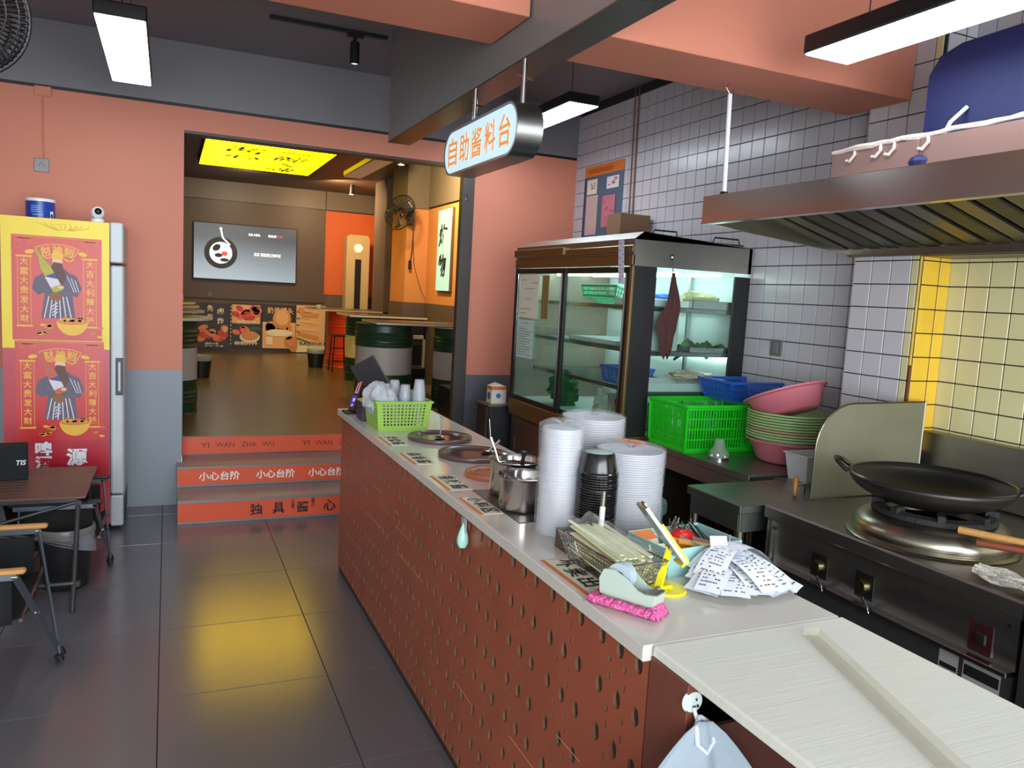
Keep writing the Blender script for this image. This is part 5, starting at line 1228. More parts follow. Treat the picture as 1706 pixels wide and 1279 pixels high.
def poster(label_unused, x0, z0, W, Hh, base, second=False):
    o = F0(x0, 5.3335, z0); sh = Flat(o, X, Z).rect(0, W, 0, Hh, 3, 0).build('poster_sheet', [base], fr)
    cx = W/2; s = Hh/.61
    f = Flat(o, X, Z)
    for u0 in (.02, W-.105):   # fret corners
        for k in range(3): f.line([(u0+.012*k, Hh-.05), (u0+.012*k, Hh-.02), (u0+.085-.012*k, Hh-.02), (u0+.085-.012*k, Hh-.05)], .003, 4, 0)
        f.line([(u0, Hh-.075), (u0+.03, Hh-.075), (u0+.03, Hh-.06)], .003, 4, 0)
    for u0 in (.025, W-.10):  # column caps
        f.rect(u0-.004, u0+.078, Hh-.127*s, Hh-.117*s, 4, 1).rect(u0-.004, u0+.078, .077*s, .087*s, 4, 1)
        f.line([(u0+.004, .09*s), (u0+.004, Hh-.13*s)], .0025, 4, 1).line([(u0+.07, .09*s), (u0+.07, Hh-.13*s)], .0025, 4, 1)
    f.line([(.005, Hh-.008), (W-.005, Hh-.008)], .006, 4, 0)
    f.build('gold_border', [goldd, gold], sh)
    # fan-shaped title
    f = Flat(o, X, Z); cu, cv, R1, R2 = cx, Hh-.33, .285, .225
    pts = [(cu+R1*math.sin(a), cv+R1*math.cos(a)) for a in [-.40+.1*i for i in range(9)]]+[(cu+R2*math.sin(a), cv+R2*math.cos(a)) for a in [.37-.0925*i for i in range(9)]]
    f.line(pts+[pts[0]], .004, 4, 0)
    for k, ch in enumerate('财神到'): a = (k-1)*.235; f.text(ch, cu+.252*math.sin(a), cv+.252*math.cos(a), 5, 0, w=.052, h=.05, bold=.02, rot=-a)
    f.build('title_lettering', [gold], sh)
    for txt, u0 in (('大富大贵发大财', .062), ('大吉大利赚大钱', W-.062)):
        f = Flat(o, X, Z)
        for k, ch in enumerate(txt): f.text(ch, u0, Hh-.152*s-.0555*k*s, 5, 0, w=.043, h=.045*s, bold=.015)
        f.build('column_lettering', [gold], sh)
    # robed bearded figure with a big bottle
    f = Flat(o, X, Z); b = .13*s
    f.poly([(cx-.085, b), (cx-.06, b+.20), (cx-.045, b+.29), (cx+.045, b+.29), (cx+.07, b+.20), (cx+.09, b)], 4, 0)
    f.poly([(cx-.045, b+.28), (cx-.115, b+.235), (cx-.13, b+.17), (cx-.10, b+.135), (cx-.05, b+.16)], 5, 0).poly([(cx+.045, b+.28), (cx+.10, b+.25), (cx+.125, b+.18), (cx+.10, b+.13), (cx+.03, b+.15)], 5, 0)
    for k in range(6): f.line([(cx-.07+.028*k, b+.002), (cx-.045+.018*k, b+.13)], .006, 6, 1)
    for k in range(4): f.line([(cx-.03, b+.015+.018*k), (cx+.0, b+.04+.018*k)], .006, 7, 1)
    for k in range(3): f.line([(cx+.05+.02*k, b+.25-.01*k), (cx+.085+.012*k, b+.16)], .004, 6, 1)
    f.ell(cx, b+.335, .027, .033, 6, 2).poly([(cx-.02, b+.33), (cx-.045, b+.27), (cx-.02, b+.215), (cx+.02, b+.19), (cx+.045, b+.24), (cx+.022, b+.325)], 7, 3)
    f.poly([(cx-.032, b+.35), (cx-.025, b+.385), (cx, b+.395), (cx+.025, b+.385), (cx+.032, b+.35)], 8, 4)
    f.line([(cx-.03, b+.355), (cx-.06, b+.35), (cx-.078, b+.375)], .007, 8, 4).line([(cx+.03, b+.355), (cx+.06, b+.335), (cx+.085, b+.35)], .007, 8, 4)
    f.ell(cx, b+.34, .012, .004, 8, 1)
    bm = 6 if not second else 7
    u_, v_ = (cx-.11, b+.40) if not second else (cx-.10, b+.40); u2, v2 = cx+.01, b+.15
    def along(t, w): du, dv = u2-u_, v2-v_; L_ = math.hypot(du, dv); return [(u_+du*t-dv/L_*w, v_+dv*t+du/L_*w), (u_+du*t+dv/L_*w, v_+dv*t-du/L_*w)]
    P_ = [along(t, w) for t, w in ((0, .008), (.2, .010), (.38, .026), (.96, .028))]
    f.poly([p[0] for p in P_]+[p[1] for p in reversed(P_)], 9, bm)
    q1, q2 = along(.58, .028), along(.84, .028); f.poly([q1[0], q2[0], q2[1], q1[1]], 10, 1); f.poly([q1[0], along(.72, .028)[0], q1[1]], 11, 5)
    f.ell(cx-.01, b+.13, .034, .026, 11, 8, rot=-.1)
    f.ell(cx+.018, b+.185, .016, .010, 12, 2)
    f.build('printed_figure', [robe, robew, skin, beard, gold, blue_, bott, botr, brown_], sh)
    f = Flat(o, X, Z); bx = cx+.075
    f.ell(bx, .115*s, .082, .085*s, 13, 0, t0=PI, t1=2*PI).ell(bx, .115*s, .082, .02, 14, 1)
    q = random.Random(4)
    for k in range(16): f.ell(bx+q.uniform(-.065, .065), .122*s+q.uniform(-.006, .016), .012, .006, 15, k % 2)
    for k in range(12): f.ell(bx+q.choice([-1, -1, 1])*q.uniform(.10, .20)*.9-.02, q.uniform(.025, .09)*s, .016, .007, 13, k % 2, rot=q.uniform(-.3, .3))
    for u in (.06, W-.07): f.ell(u+.03*(1 if u < .2 else -1), Hh-.095*s, .024, .012, 6, 0, rot=.2 if u < .2 else -.2)
    f.build('printed_gold_bowl', [gold, goldd], sh)
poster('', -.825, 1.190, .462, .607, poR)
poster('', -.815, .585, .462, .60, poR2, True)
for ch, x, z, h in (('啤', -.675, .538, .085), ('酒', -.677, .452, .085), ('酒源'[1], -.50, .482, .11)):
    f = Flat(F0(0, 5.334, 0), X, Z); f.text(ch, x-(-.0), z, 4, 0, w=h*1.05, h=h, bold=.045); f.build('white_lettering', [paperw], fr)
f = Flat(F0(0, 5.334, 0), X, Z)
q = random.Random(9)
for k in range(9): f.line([(-.60+.01*k, 1.835), (-.66+.028*k, 1.85+.02*q.random()), (-.70+.034*k, 1.87+.01*q.random())], .002, 4, 0)
f.build('line_drawing', [mat('olive_print', (160, 136, 20), .5)], fr)

# tin and camera on top
tn = thing('blue_tin', 'round blue tin with a white lid standing on the drinks fridge', 'tin', (-.705, 5.55, 1.90))
MB().cyl((0, 0, 0), (0, 0, .105), .078, 36).build('body', mat('glossy_blue_tin', (28, 62, 150), .25, var=.05), tn, smooth=True)
MB().cyl((0, 0, .105), (0, 0, .122), .080, 36).build('lid', white, tn, smooth=True)
b = MB()
def arc(b, a0, a1, z0, z1, R=.0787, n=8):
    b.grid(lambda u, v: Vector((R*math.cos(a0+(a1-a0)*u), R*math.sin(a0+(a1-a0)*u), z0+(z1-z0)*v)), n, 2)
arc(b, -.75, -.45, .0, .05); b.build('white_label', paperw, tn)
b = MB()
for k in range(4): arc(b, -2.1, -1.45, .04+.011*k, .045+.011*k)
arc(b, -2.0, -1.3, .022, .028); b.build('small_print', mat('light_blue_print', (120, 156, 214), .4), tn)
b = MB(); arc(b, -.70, -.52, .01, .035, .0792); b.build('label_mark', [ink], tn)
cm = thing('security_camera', 'white round home camera standing on the drinks fridge', 'camera', (-.392, 5.45, 1.905))
MB().lathe([(.001, 0), (.037, 0), (.038, .006), (.036, .018), (.028, .022), (.001, .022)], n=32).build('base', white, cm, smooth=True)
MB().sphere((0, 0, .058), .037, 24, 16).build('ball', white, cm, smooth=True)
fd = Vector((.15, -.98, .12)).normalized()
MB().cyl(Vector((0, 0, .060))+fd*.026, Vector((0, 0, .060))+fd*.038, .020, 24).build('face', blackgl, cm, smooth=True); MB().cyl(Vector((0, 0, .060))+fd*.037, Vector((0, 0, .060))+fd*.039, .007, 16).build('lens', mat('lens_glass', (60, 70, 90), .05), cm)
# wall socket, conduit, junction box
so = thing('wall_socket', 'grey wall socket under a thin painted conduit on the pink wall', 'socket', (-.74, YW, 2.262))
MB().box(-.043, .043, -.008, 0, -.043, .043, .003).build('plate', mat('silver_grey_plate', (128, 122, 124), .4, .3), so)
b = MB()
for a in (-.6, .6): b.bar((.010*math.sin(a)*2, -.0085, .006), (.010*math.sin(a)*2+.004*math.sin(a), -.0085, -.006), .003, .002)
b.bar((0, -.0085, .02), (0, -.0085, .01), .002, .003, up=(1, 0, 0)); b.build('pin_hole', ink, so)
cdn = thing('conduit', 'thin pink painted conduit with a junction box above the wall socket', 'conduit', (-.725, YW, 2.305))
MB().tube([(0, -.006, 0), (-.004, -.008, .10), (-.006, -.006, .385)], .005, 6).build('pipe', pink, cdn); MB().box(-.05, .045, -.015, 0, .385, .445, .003).build('junction_box', pink, cdn)

# ================================================================ FOLDING TABLE, CHAIRS, BIN
tbm = mat('brown_table_slat', (96, 68, 58), .38, var=.12, scale=5, stretch=(1, 8, 1))
ft = thing('folding_table', 'low brown slatted folding camping table beside the drinks fridge', 'table', (-.80, 4.62, 0))
for k in range(11):
    MB().box(-.42, .435-.00*k, -.33+.062*k, -.33+.062*k+.059, .488, .503, .004).build('slat', tbm, ft)
for yy in (-.30, .31): MB().box(-.40, .40, yy-.008, yy+.008, .466, .488, .003).build('side_rail', mat('dark_grey_tube', (74, 72, 72), .35, .6) if yy < 0 else MATS['dark_grey_tube'], ft)
tubem = MATS['dark_grey_tube']
for (sx_, sy_) in ((1, -1), (1, 1), (-1, -1), (-1, 1)):
    MB().cyl((.40*sx_, .30*sy_, .48), (.395*sx_, (.30+.26*(sy_ < 0)*1.0)*sy_ if sy_ < 0 else .34, 0), .011, 10).build('leg', tubem, ft, smooth=True)
MB().tube([(-.40, -.31, .46), (.395, -.40, .27)], .009, 8).build('cross_brace', tubem, ft, smooth=True); MB().tube([(.40, -.31, .47), (-.395, -.40, .27)], .009, 8).build('cross_brace', tubem, ft, smooth=True)
MB().tube([(-.395, -.50, .12), (.41, -.50, .12)], .010, 8).build('lower_rail', tubem, ft, smooth=True)
for p in ((.40, -.31, .465), (.395, -.402, .27), (0, -.355, .365), (.41, -.50, .12)): MB().cyl(Vector(p)+Vector((0, -.012, 0)), Vector(p)+Vector((0, .012, 0)), .016, 10).build('joint', blackp, ft)
bx = thing('black_box', 'black box with small white lettering standing on the brown table', 'box', (-.745, 4.72, .503), rotz=.1)
MB().box(-.085, .075, -.05, .05, 0, .185, .006).build('carton', blackfab, bx); Flat((0, -.0515, 0), X, Z).text('TIS', .045, .095, 1, 0, h=.026, bold=.02, shear=.2).build('lettering', [paperw], bx)
def folding_chair(label, x, y, wooden=True, az=.50, hw=.29, fx=.08, fy=.0, xe=0.0, bh=.66, rz=0):
    """chair faces +x in its own frame; arms run front to back; crossed front legs"""
    t = thing('folding_chair', label, 'chair', (x, y, 0), rotz=rz)
    armm = wood if wooden else blackp; bar_ = mat('blue_grey_bar', (92, 102, 112), .35, .5) if 'blue_grey_bar' not in MATS else MATS['blue_grey_bar']
    for s in (-1, 1):
        yy = hw*s
        MB().box(-.42, .0, yy-.020, yy+.020, az-.018, az, .007).build('armrest', armm, t)
        MB().box(-.40, -.03, yy-.006, yy+.006, az-.044, az-.018, .002).build('arm_bar', bar_, t)
        ft_ = Vector((fx, fy-.03*s, .008))
        MB().bar((-.035, yy, az-.03), ft_, .008, .028).build('leg', bar_, t); MB().bar((-.37, yy, az-.03), (-.40, yy*.9, .008), .008, .028).build('leg', bar_, t)
        mid = Vector((-.035, yy, az-.03)).lerp(ft_, .42)
        for p in (Vector((-.035, yy, az-.03)), mid): MB().cyl(p-X*.010-Y*.004, p+X*.010-Y*.008, .008, 10).build('rivet', chrome, t)
        MB().bar((-.38, yy*.9, .02), (-.46, yy*.9, bh), .02, .02).build('back_post', tubem, t)
        MB().tube([ft_+Z*.004, ft_+Z*.03-X*.008], .016, 8).build('foot_cap', blackp, t)
    MB().tube([(-.02, -hw, az-.20), (-.02, hw, az-.20)], .008, 8).build('cross_bar', tubem, t)
    MB().grid(lambda u, v: Vector((-.02-.36*u, (v-.5)*1.8*hw, az-.20-.06*u-.04*math.sin(PI*v)-.02*math.sin(PI*u))), 12, 10).build('seat', blackfab, t, smooth=True, solid=.004)
    MB().grid(lambda u, v: Vector((-.40-.055*u-.03*math.sin(PI*v), (v-.5)*1.8*hw, az-.22+(bh-az+.20)*u)), 10, 10).build('backrest', blackfab, t, smooth=True, solid=.004)
    for yy in (-1, 1): MB().grid(lambda u, v: Vector((-.05-.33*u, yy*hw*.93, az-.05-(.17+.04*u)*v)), 5, 5).build('side_cloth', blackfab, t, smooth=True, solid=.003)
    return t
folding_chair('black folding chair with light wooden armrests nearest the viewer', -.475, 3.56, fx=.08, fy=-.01)
folding_chair('low black folding chair with black armrests tucked under the brown table', -.30, 4.72, False, az=.44, hw=.27, fx=.02, fy=.0, bh=.455)
bn = thing('waste_bin', 'round black waste bin lined with a crinkled clear bag under the table', 'waste bin', (-.47, 4.44, 0))
MB().lathe([(.001, .004), (.10, .004), (.104, .01), (.128, .30), (.124, .30), (.10, .012)], n=36).build('body', blackp, bn, smooth=True)
MB().lathe([(.124, .285), (.136, .285), (.138, .30), (.134, .315), (.126, .315)], n=40, closed=True).build('clamp_ring', mat('grey_plastic_ring', (120, 118, 112), .35), bn, smooth=True)
MB().grid(lambda u, v: Vector(((.130+.010*v+.006*_ns.noise(Vector((u*20, v*8, 0))))*math.cos(2*PI*u), (.130+.010*v+.006*_ns.noise(Vector((u*20, v*8, 4))))*math.sin(2*PI*u), .318-.10*v*(1+.5*math.sin(2*PI*u+1)))), 60, 8, True).grid(lambda u, v: Vector(((.125-.02*v+.008*_ns.noise(Vector((u*16, v*8, 9))))*math.cos(2*PI*u), (.125-.02*v+.008*_ns.noise(Vector((u*16, v*8, 4))))*math.sin(2*PI*u), .318-.14*v)), 60, 8, True).build('bag_liner', film_mat('crinkled_liner', (206, 208, 220), .35, .12), bn, smooth=True)

# wall fan cage close to the viewer at the upper left
fan = thing('ceiling_fan_cage', 'black caged fan hanging close to the viewer from the ceiling', 'fan', (-.50, 2.50, 2.255))
FD = Vector((.35, -.9, -.1)).normalized(); FA = FD.cross(Z).normalized(); FB = FA.cross(FD); RF = .165
def cage(name, flip):
    b = MB()
    for k in range(64):
        a = 2*PI*k/64; r_ = FA*math.cos(a)+FB*math.sin(a)
        b.tube([r_*(RF*q)+FD*flip*(.075*math.sqrt(max(0, 1-q*q))) for q in (.15, .45, .75, .93, 1.0)], .0022, 4, caps=False)
    for q in (.15, .4, .6, .8, .93): b.tube([(FA*math.cos(2*PI*k/36)+FB*math.sin(2*PI*k/36))*(RF*q)+FD*flip*(.075*math.sqrt(1-q*q)) for k in range(37)], .0022, 4, caps=False)
    stuff(b.build(name, black, fan))
cage('front_cage', 1); cage('rear_cage', -1)
MB().tube([(FA*math.cos(2*PI*k/48)+FB*math.sin(2*PI*k/48))*RF for k in range(49)], .007, 8).build('rim', black, fan, smooth=True)
MB().cyl(-FD*.12, -FD*.03, .06, 24).build('motor', black, fan, smooth=True); MB().cyl(-FD*.03, FD*.04, .028, 20).build('hub', black, fan, smooth=True)
for k in range(3):
    a = 2*PI*k/3; r_ = FA*math.cos(a)+FB*math.sin(a); t_ = FD.cross(r_)
    MB().grid(lambda u, v: r_*(.03+.115*u)+t_*((v-.5)*(.05+.06*u))+FD*((v-.5)*.05), 6, 5).build('blade', mat('grey_blade', (60, 60, 62), .4) if k == 0 else MATS['grey_blade'], fan, smooth=True, solid=.002)
MB().cyl(-FD*.10, Vector(-FD*.10)+Vector((0, 0, ZC-2.255)), .014, 12).build('drop_rod', black, fan)

# ================================================================ REAR ROOM
YF = 13.555
tv = thing('television', 'wall television showing a spinning record and song lyrics', 'television', (1.16, YF-.0, 2.05))
MB().box(-.80, .80, -.055, -.012, -.45, .45, .006).build('frame', black, tv); MB().box(-.3, .3, -.012, .004, -.2, .2).build('wall_bracket', black, tv)
scm = bpy.data.materials.new('tv_picture'); scm.use_nodes = True; nt = scm.node_tree; b_ = nt.nodes['Principled BSDF']; b_.inputs['Roughness'].default_value = .25
tc = nt.nodes.new('ShaderNodeTexCoord'); sp_ = nt.nodes.new('ShaderNodeSeparateXYZ'); nt.links.new(tc.outputs['Generated'], sp_.inputs[0])
rp2 = nt.nodes.new('ShaderNodeValToRGB'); rp2.color_ramp.elements[0].color = (.20, .24, .26, 1); rp2.color_ramp.elements[1].color = (.045, .05, .055, 1); rp2.color_ramp.elements[1].position = .75
nt.links.new(sp_.outputs['Z'], rp2.inputs[0]); nt.links.new(rp2.outputs[0], b_.inputs['Emission Color']); b_.inputs['Emission Strength'].default_value = .85; b_.inputs['Base Color'].default_value = (.02, .02, .02, 1)
MB().box(-.785, .785, -.057, -.055, -.435, .435).build('screen', scm, tv)
wl = mat('screen_white', (240, 240, 244), .4, emit=1.0); gl_ = mat('screen_grey', (120, 124, 128), .4, emit=.35); dk_ = mat('screen_dark', (20, 18, 18), .4, emit=.0); rd_ = mat('screen_red', (220, 60, 66), .4, emit=.6)
f = Flat((0, -.058, 0), X, Z, .002); f.ell(-.385, -.02, .25, .25, 1, 2, 32).ell(-.385, -.02, .17, .17, 2, 0, 28).ell(-.45, .06, .07, .05, 3, 2, 12, .7).ell(-.42, -.06, .06, .035, 3, 2, 12).ell(-.33, -.13, .07, .03, 3, 2).ell(-.33, -.03, .05, .04, 4, 3, 9); f.build('record_picture', [wl, gl_, dk_, rd_], tv)
f = Flat((0, -.058, 0), X, Z, .002); f.line([(-.39, .36), (-.36, .22), (-.25, .11)], .022, 6, 0).ell(-.39, .36, .02, .02, 6, 0); f.build('tone_arm', [wl], tv)
f = Flat((0, -.058, 0), X, Z, .002)
f.text('其实 我很想让你听过', .33, -.01, 2, 0, w=.42, h=.055); f.text('演唱 大鹏鸟', .12, .30, 2, 0, w=.18, h=.04); f.text('播放源', .40, .30, 2, 0, w=.13, h=.04); f.text('30.20', .52, .30, 2, 3, w=.09, h=.035)
f.text('去年时候说过不要放在心里', .33, -.10, 2, 1, w=.46, h=.04); f.text('有些时候会有点放不下', .33, -.17, 2, 1, w=.40, h=.035); f.build('song_lettering', [wl, gl_, dk_, rd_], tv)

# food posters along the foot of the far wall
fp = {'night': (38, 34, 32), 'meat': (196, 62, 44), 'meat2': (224, 112, 84), 'dough': (228, 178, 120), 'dough2': (206, 140, 78), 'leaf': (52, 92, 44), 'cream': (236, 226, 196), 'tan': (214, 180, 136)}
FM = [mat('food_print_'+k, v, .45, var=.22 if k in ('meat', 'meat2', 'dough2') else .08, scale=14) for k, v in fp.items()]
def food_poster(label, x0, x1, z0, z1, draw, txts):
    w, h = x1-x0, z1-z0; t = thing('food_poster', label, 'poster', (x0, YF-.022, z0))
    MB().box(0, w, 0, .02, 0, h).build('board', FM[0], t)
    f = Flat((0, -.001, 0), X, Z, .0015); draw(f, w, h); f.build('food_picture', FM, t)
    for (s_, u, v, tw_, th_, m_) in txts: f = Flat((0, -.001, 0), X, Z, .0015); f.text(s_, u, v, 9, m_, w=tw_, h=th_, bold=.02); f.build('lettering', [FM[6], FM[1], ink, FM[3]], t)
def blobs(f, q, n, u0, u1, v0, v1, a, b, ms, l=2):
    for k in range(n): f.ell(q.uniform(u0, u1), q.uniform(v0, v1), q.uniform(.6, 1)*a, q.uniform(.6, 1)*b, l+k % 4, q.choice(ms), 10, q.uniform(-.6, .6))
def d1(f, w, h): q = random.Random(1); f.rect(0, w, 0, h, 0, 0); blobs(f, q, 14, .02, w-.07, .14, h*.50, .09, .055, (1, 1, 2, 4)); f.ell(w-.06, h*.42, .04, .045, 7, 3)
def d2(f, w, h): q = random.Random(2); f.rect(0, w, 0, h, 0, 0).rect(.03, w-.03, h*.53, h*.96, 1, 3).rect(.03, w-.03, h*.04, h*.49, 1, 0); blobs(f, q, 22, .07, w-.07, h*.66, h*.90, .08, .05, (1, 2, 2)); blobs(f, q, 8, .08, w*.5, h*.30, h*.42, .07, .05, (1, 2)); f.ell(w*.62, h*.22, .16, .09, 6, 6).ell(w*.62, h*.25, .14, .08, 7, 4).ell(w*.8, h*.42, .10, .03, 5, 5); [f.rect(.008, .02, .03+.06*k, .055+.06*k, 2, 6) or f.rect(w-.02, w-.008, .03+.06*k, .055+.06*k, 2, 6) for k in range(11)]
def d3(f, w, h): q = random.Random(3); f.rect(0, w, 0, h, 0, 0).rect(0, w, 0, h*.6, 1, 3); blobs(f, q, 9, .05, w-.05, h*.12, h*.5, .13, .12, (3, 4, 3)); f.ell(w*.58, h*.68, .15, .17, 6, 4).ell(w*.58, h*.70, .11, .12, 7, 3).ell(w*.5, h*.36, .22, .06, 7, 6).rect(.06, .16, .06, .19, 8, 6); [f.ell(.10+.10*k, h*.06+.0, .07, .10, 7, 4) for k in range(4, 5)]
def d4(f, w, h): f.rect(0, w, 0, h, 0, 7).rect(0, w, 0, h*.2, 1, 6); [f.poly([(w*.02+.03*k, h*.36+.11*k-.02*(k % 2)), (w*.75, h*.16+.13*k+.08), (w*.80, h*.24+.13*k+.08), (w*.10, h*.44+.11*k)], 3+k, (4, 3, 3, 4)[k]) for k in range(4)]; [f.line([(w*.02, h*(.30+.14*k)), (w*.5, h*(.20+.16*k))], .025, 2, 5) for k in range(5)]; f.ell(w*.16, h*.90, .06, .05, 4, 4)
food_poster('dark food poster with white calligraphy above cuts of braised meat', .455, .92, .50, 1.225, d1, [('先', .17, .64, .09, .10, 0), ('后', .17, .50, .09, .10, 0), ('卤', .33, .60, .10, .10, 0), ('炸', .33, .44, .10, .11, 0), ('现炸小串', .20, .07, .20, .035, 0), ('好吃 不贵', .24, .03, .28, .025, 0)])
food_poster('food poster with two stacked photographs of red meat', .93, 1.43, .535, 1.245, d2, [('秘制猪蹄', .25, .40, .30, .06, 0), ('秘制炸排', .25, .055, .36, .06, 0)])
food_poster('food poster with a golden bread bun and orange writing', 1.44, 1.97, .515, 1.24, d3, [('奶香馒头', .28, .63, .42, .11, 3)])
food_poster('cream food poster of golden toast sticks on green leaves', 1.98, 2.46, .46, 1.25, d4, [('BAIJIEHU', .27, .14, .42, .06, 2)])
# pillar lettering strip above poster 1 skipped: socket on panel
tag(MB().box(-.03, .03, -.006, .0, -.04, .04, .002).build('small_switch', mat('dim_switch', (110, 98, 86), .5), loc=(.62, 13.556, 1.36)), 'small dim switch on the brown panel below the television', 'switch')
tag(MB().box(-.008, .0, -.03, .03, -.06, .06, .002).build('wall_socket_plate', black, loc=(3.298, 12.9, 1.72)), 'black switch plate on the orange side wall behind the air conditioner', 'switch')

# drum tables
drg = mat('drum_dark_green', (30, 62, 44), .35, var=.1, scale=3); drw = mat('drum_grey_white', (178, 176, 168), .45, var=.05, scale=3); dry = mat('drum_pale_yellow', (214, 210, 150), .45, var=.05); drr = mat('drum_orange_red', (224, 70, 34), .35, var=.08)
topm_ = mat('drum_table_top', (84, 66, 52), .3, var=.12, scale=4); topw = mat('table_top_edge', (206, 204, 190), .35)
DB = ZB
def drum_shape(t, bands, R=.285, H_=.80, x=0, y=0, n=44):
    """ribbed oil drum built in coloured bands"""
    for (z0, z1, m) in bands:
        prof = []; k = int((z1-z0)/.0125)+1
        for i in range(k+1):
            z = z0+(z1-z0)*i/k; rib = 0
            for zc in (.10, .14, .18, .58, .62, .66, .70): rib = max(rib, .009*math.exp(-((z-zc)/.010)**2))
            if z < .012 or z > H_-.012: rib = .008
            prof.append((R+rib, z))
        b = MB(); b.lathe(prof, (x, y, 0), n)
        if z0 == 0: b.lathe([(.001, .001), (R, .001)], (x, y, 0), n)
        if z1 >= H_-.001: b.lathe([(.001, H_-.004), (R, H_-.004)], (x, y, 0), n)
        b.build('drum_band', m, t, smooth=True)
GW = [(0, .29, drg), (.29, .565, drw), (.565, .80, drg)]
def drum_table(label, x, y, bands, R=.285, topR=.40, zt=1.255):
    t = thing('drum_table', label, 'table', (x, y, DB)); drum_shape(t, bands, R)
    if topR:
        MB().lathe([(.001, .802), (topR-.004, .802), (topR, .806), (topR, .826)], n=48).build('top_edge', topw, t, smooth=True)
        MB().lathe([(.001, .830), (topR-.02, .830), (topR, .826)], n=48).build('table_top', topm_, t, smooth=True)
    return t
for k, (y, lab) in enumerate(((7.35, 'nearest green and white oil drum table on the left of the rear room'), (8.85, 'second green and white drum table along the left of the rear room'), (10.3, 'third green and white drum table along the left of the rear room'), (11.8, 'farthest green and white drum table on the left of the rear room'))):
    drum_table(lab, -.045, y, GW)
tag(MB().box(-.10, .06, -.06, .06, 0, .10, .01).build('wooden_box', mat('pale_wooden_box', (176, 136, 76), .5, var=.1), loc=(.14, 11.8, DB+.83)), 'small pale wooden box on the farthest left drum table', 'box')
# right group
dB = thing('drum', 'large green and white oil drum under the long table in the rear room', 'drum', (2.07, 8.0, DB)); drum_shape(dB, GW, .295)
dC = thing('drum', 'green and white oil drum half hidden by the dark door jamb', 'drum', (2.72, 7.5, DB)); drum_shape(dC, GW, .26)
dA = thing('drum', 'green drum with a pale yellow band left of the large one', 'drum', (2.32, 9.75, DB)); drum_shape(dA, [(0, .29, drg), (.29, .565, dry), (.565, .80, drg)], .285)
dR = thing('drum', 'bright orange red oil drum at the far end of the rear room', 'drum', (2.42, 11.55, DB)); drum_shape(dR, [(0, .80, drr)], .285)
lt = thing('long_table_top', 'long narrow table top resting on two green and white drums', 'table top', (2.42, 8.0, DB+.80))
MB().box(-.52, .56, -.33, .33, 0.0, .022, .004).build('board', topw, lt); MB().box(-.518, .558, -.328, .328, .022, .027, .002).build('surface', topm_, lt)
lt = thing('long_table_top', 'second long table top resting on the drum with a yellow band', 'table top', (2.55, 9.80, DB+.80))
MB().box(-.55, .42, -.42, .42, 0.0, .022, .004).build('board', topw, lt); MB().box(-.548, .418, -.418, .418, .022, .027, .002).build('surface', topm_, lt)
lt = thing('long_table_top', 'farthest table top resting on the orange red drum', 'table top', (2.6, 11.65, DB+.80))
MB().box(-.72, .6, -.45, .40, 0.0, .022, .004).build('board', topw, lt); MB().box(-.718, .598, -.448, .398, .022, .027, .002).build('surface', topm_, lt)
tag(MB().lathe([(.001, 0), (.03, 0), (.04, .05), (.001, .052)], n=14).build('small_dish', white, smooth=True, loc=(2.0, 11.5, DB+.827)), 'small pale dish on the corner of the farthest table top', 'dish')
# chairs / stools / bins between drums
wst = thing('metal_stool', 'dark metal stool in front of the orange red drum', 'stool', (2.15, 10.75, DB))
for xx in (-.10, .10):
    for yy in (-.12, .12): MB().bar((xx*1.1, yy*1.1, 0), (xx*.8, yy*.8, .48), .016, .016).build('leg', black, wst)
MB().box(-.11, .11, -.13, .13, .48, .50, .004).build('seat', black, wst); MB().box(-.095, .095, -.12, -.11, .14, .155).build('stretcher', black, wst); MB().box(-.095, .095, .11, .12, .3, .315).build('stretcher', black, wst)
def bin2(label, x, y):
    t = thing('lined_bin', label, 'waste bin', (x, y, DB)); MB().lathe([(.001, .002), (.10, .002), (.125, .24), (.12, .24)], n=24).build('body', blackp, t, smooth=True)
    MB().lathe([(.121, .20), (.128, .24), (.131, .262), (.118, .262), (.110, .22)], n=24).build('liner', clearbag, t, smooth=True)
bin2('small black lined bin beside the nearest left drum tables', .36, 9.9); bin2('small black lined bin beside the orange red drum', 1.93, 11.25)
rk = thing('condiment_rack', 'pale framed rack standing between the two green and white drums', 'rack', (2.52, 8.45, DB))
for xx in (-.13, .11): MB().box(xx, xx+.02, -.02, .02, .30, .66).build('side_frame', mat('pale_rack_frame', (210, 206, 170), .4) if xx < 0 else MATS['pale_rack_frame'], rk)
MB().box(-.13, .13, -.02, .02, .62, .66).build('top_frame', MATS['pale_rack_frame'], rk); MB().box(-.12, .12, -.10, .10, 0, .30, .004).build('dark_base', black, rk); MB().box(-.08, .10, .0, .05, .32, .56, .004).build('dark_tray', blackp, rk)
ks = thing('dark_cabinet', 'low dark cabinet at the right of the rear room behind the counter', 'cabinet', (2.6, 6.9, DB))
MB().box(-.20, .32, -.25, .25, 0, .27, .003).build('body', black, ks); 
for k in range(5): MB().box(-.18, .30, -.257, -.25, .03+.045*k, .05+.045*k).build('slat', blackp, ks)

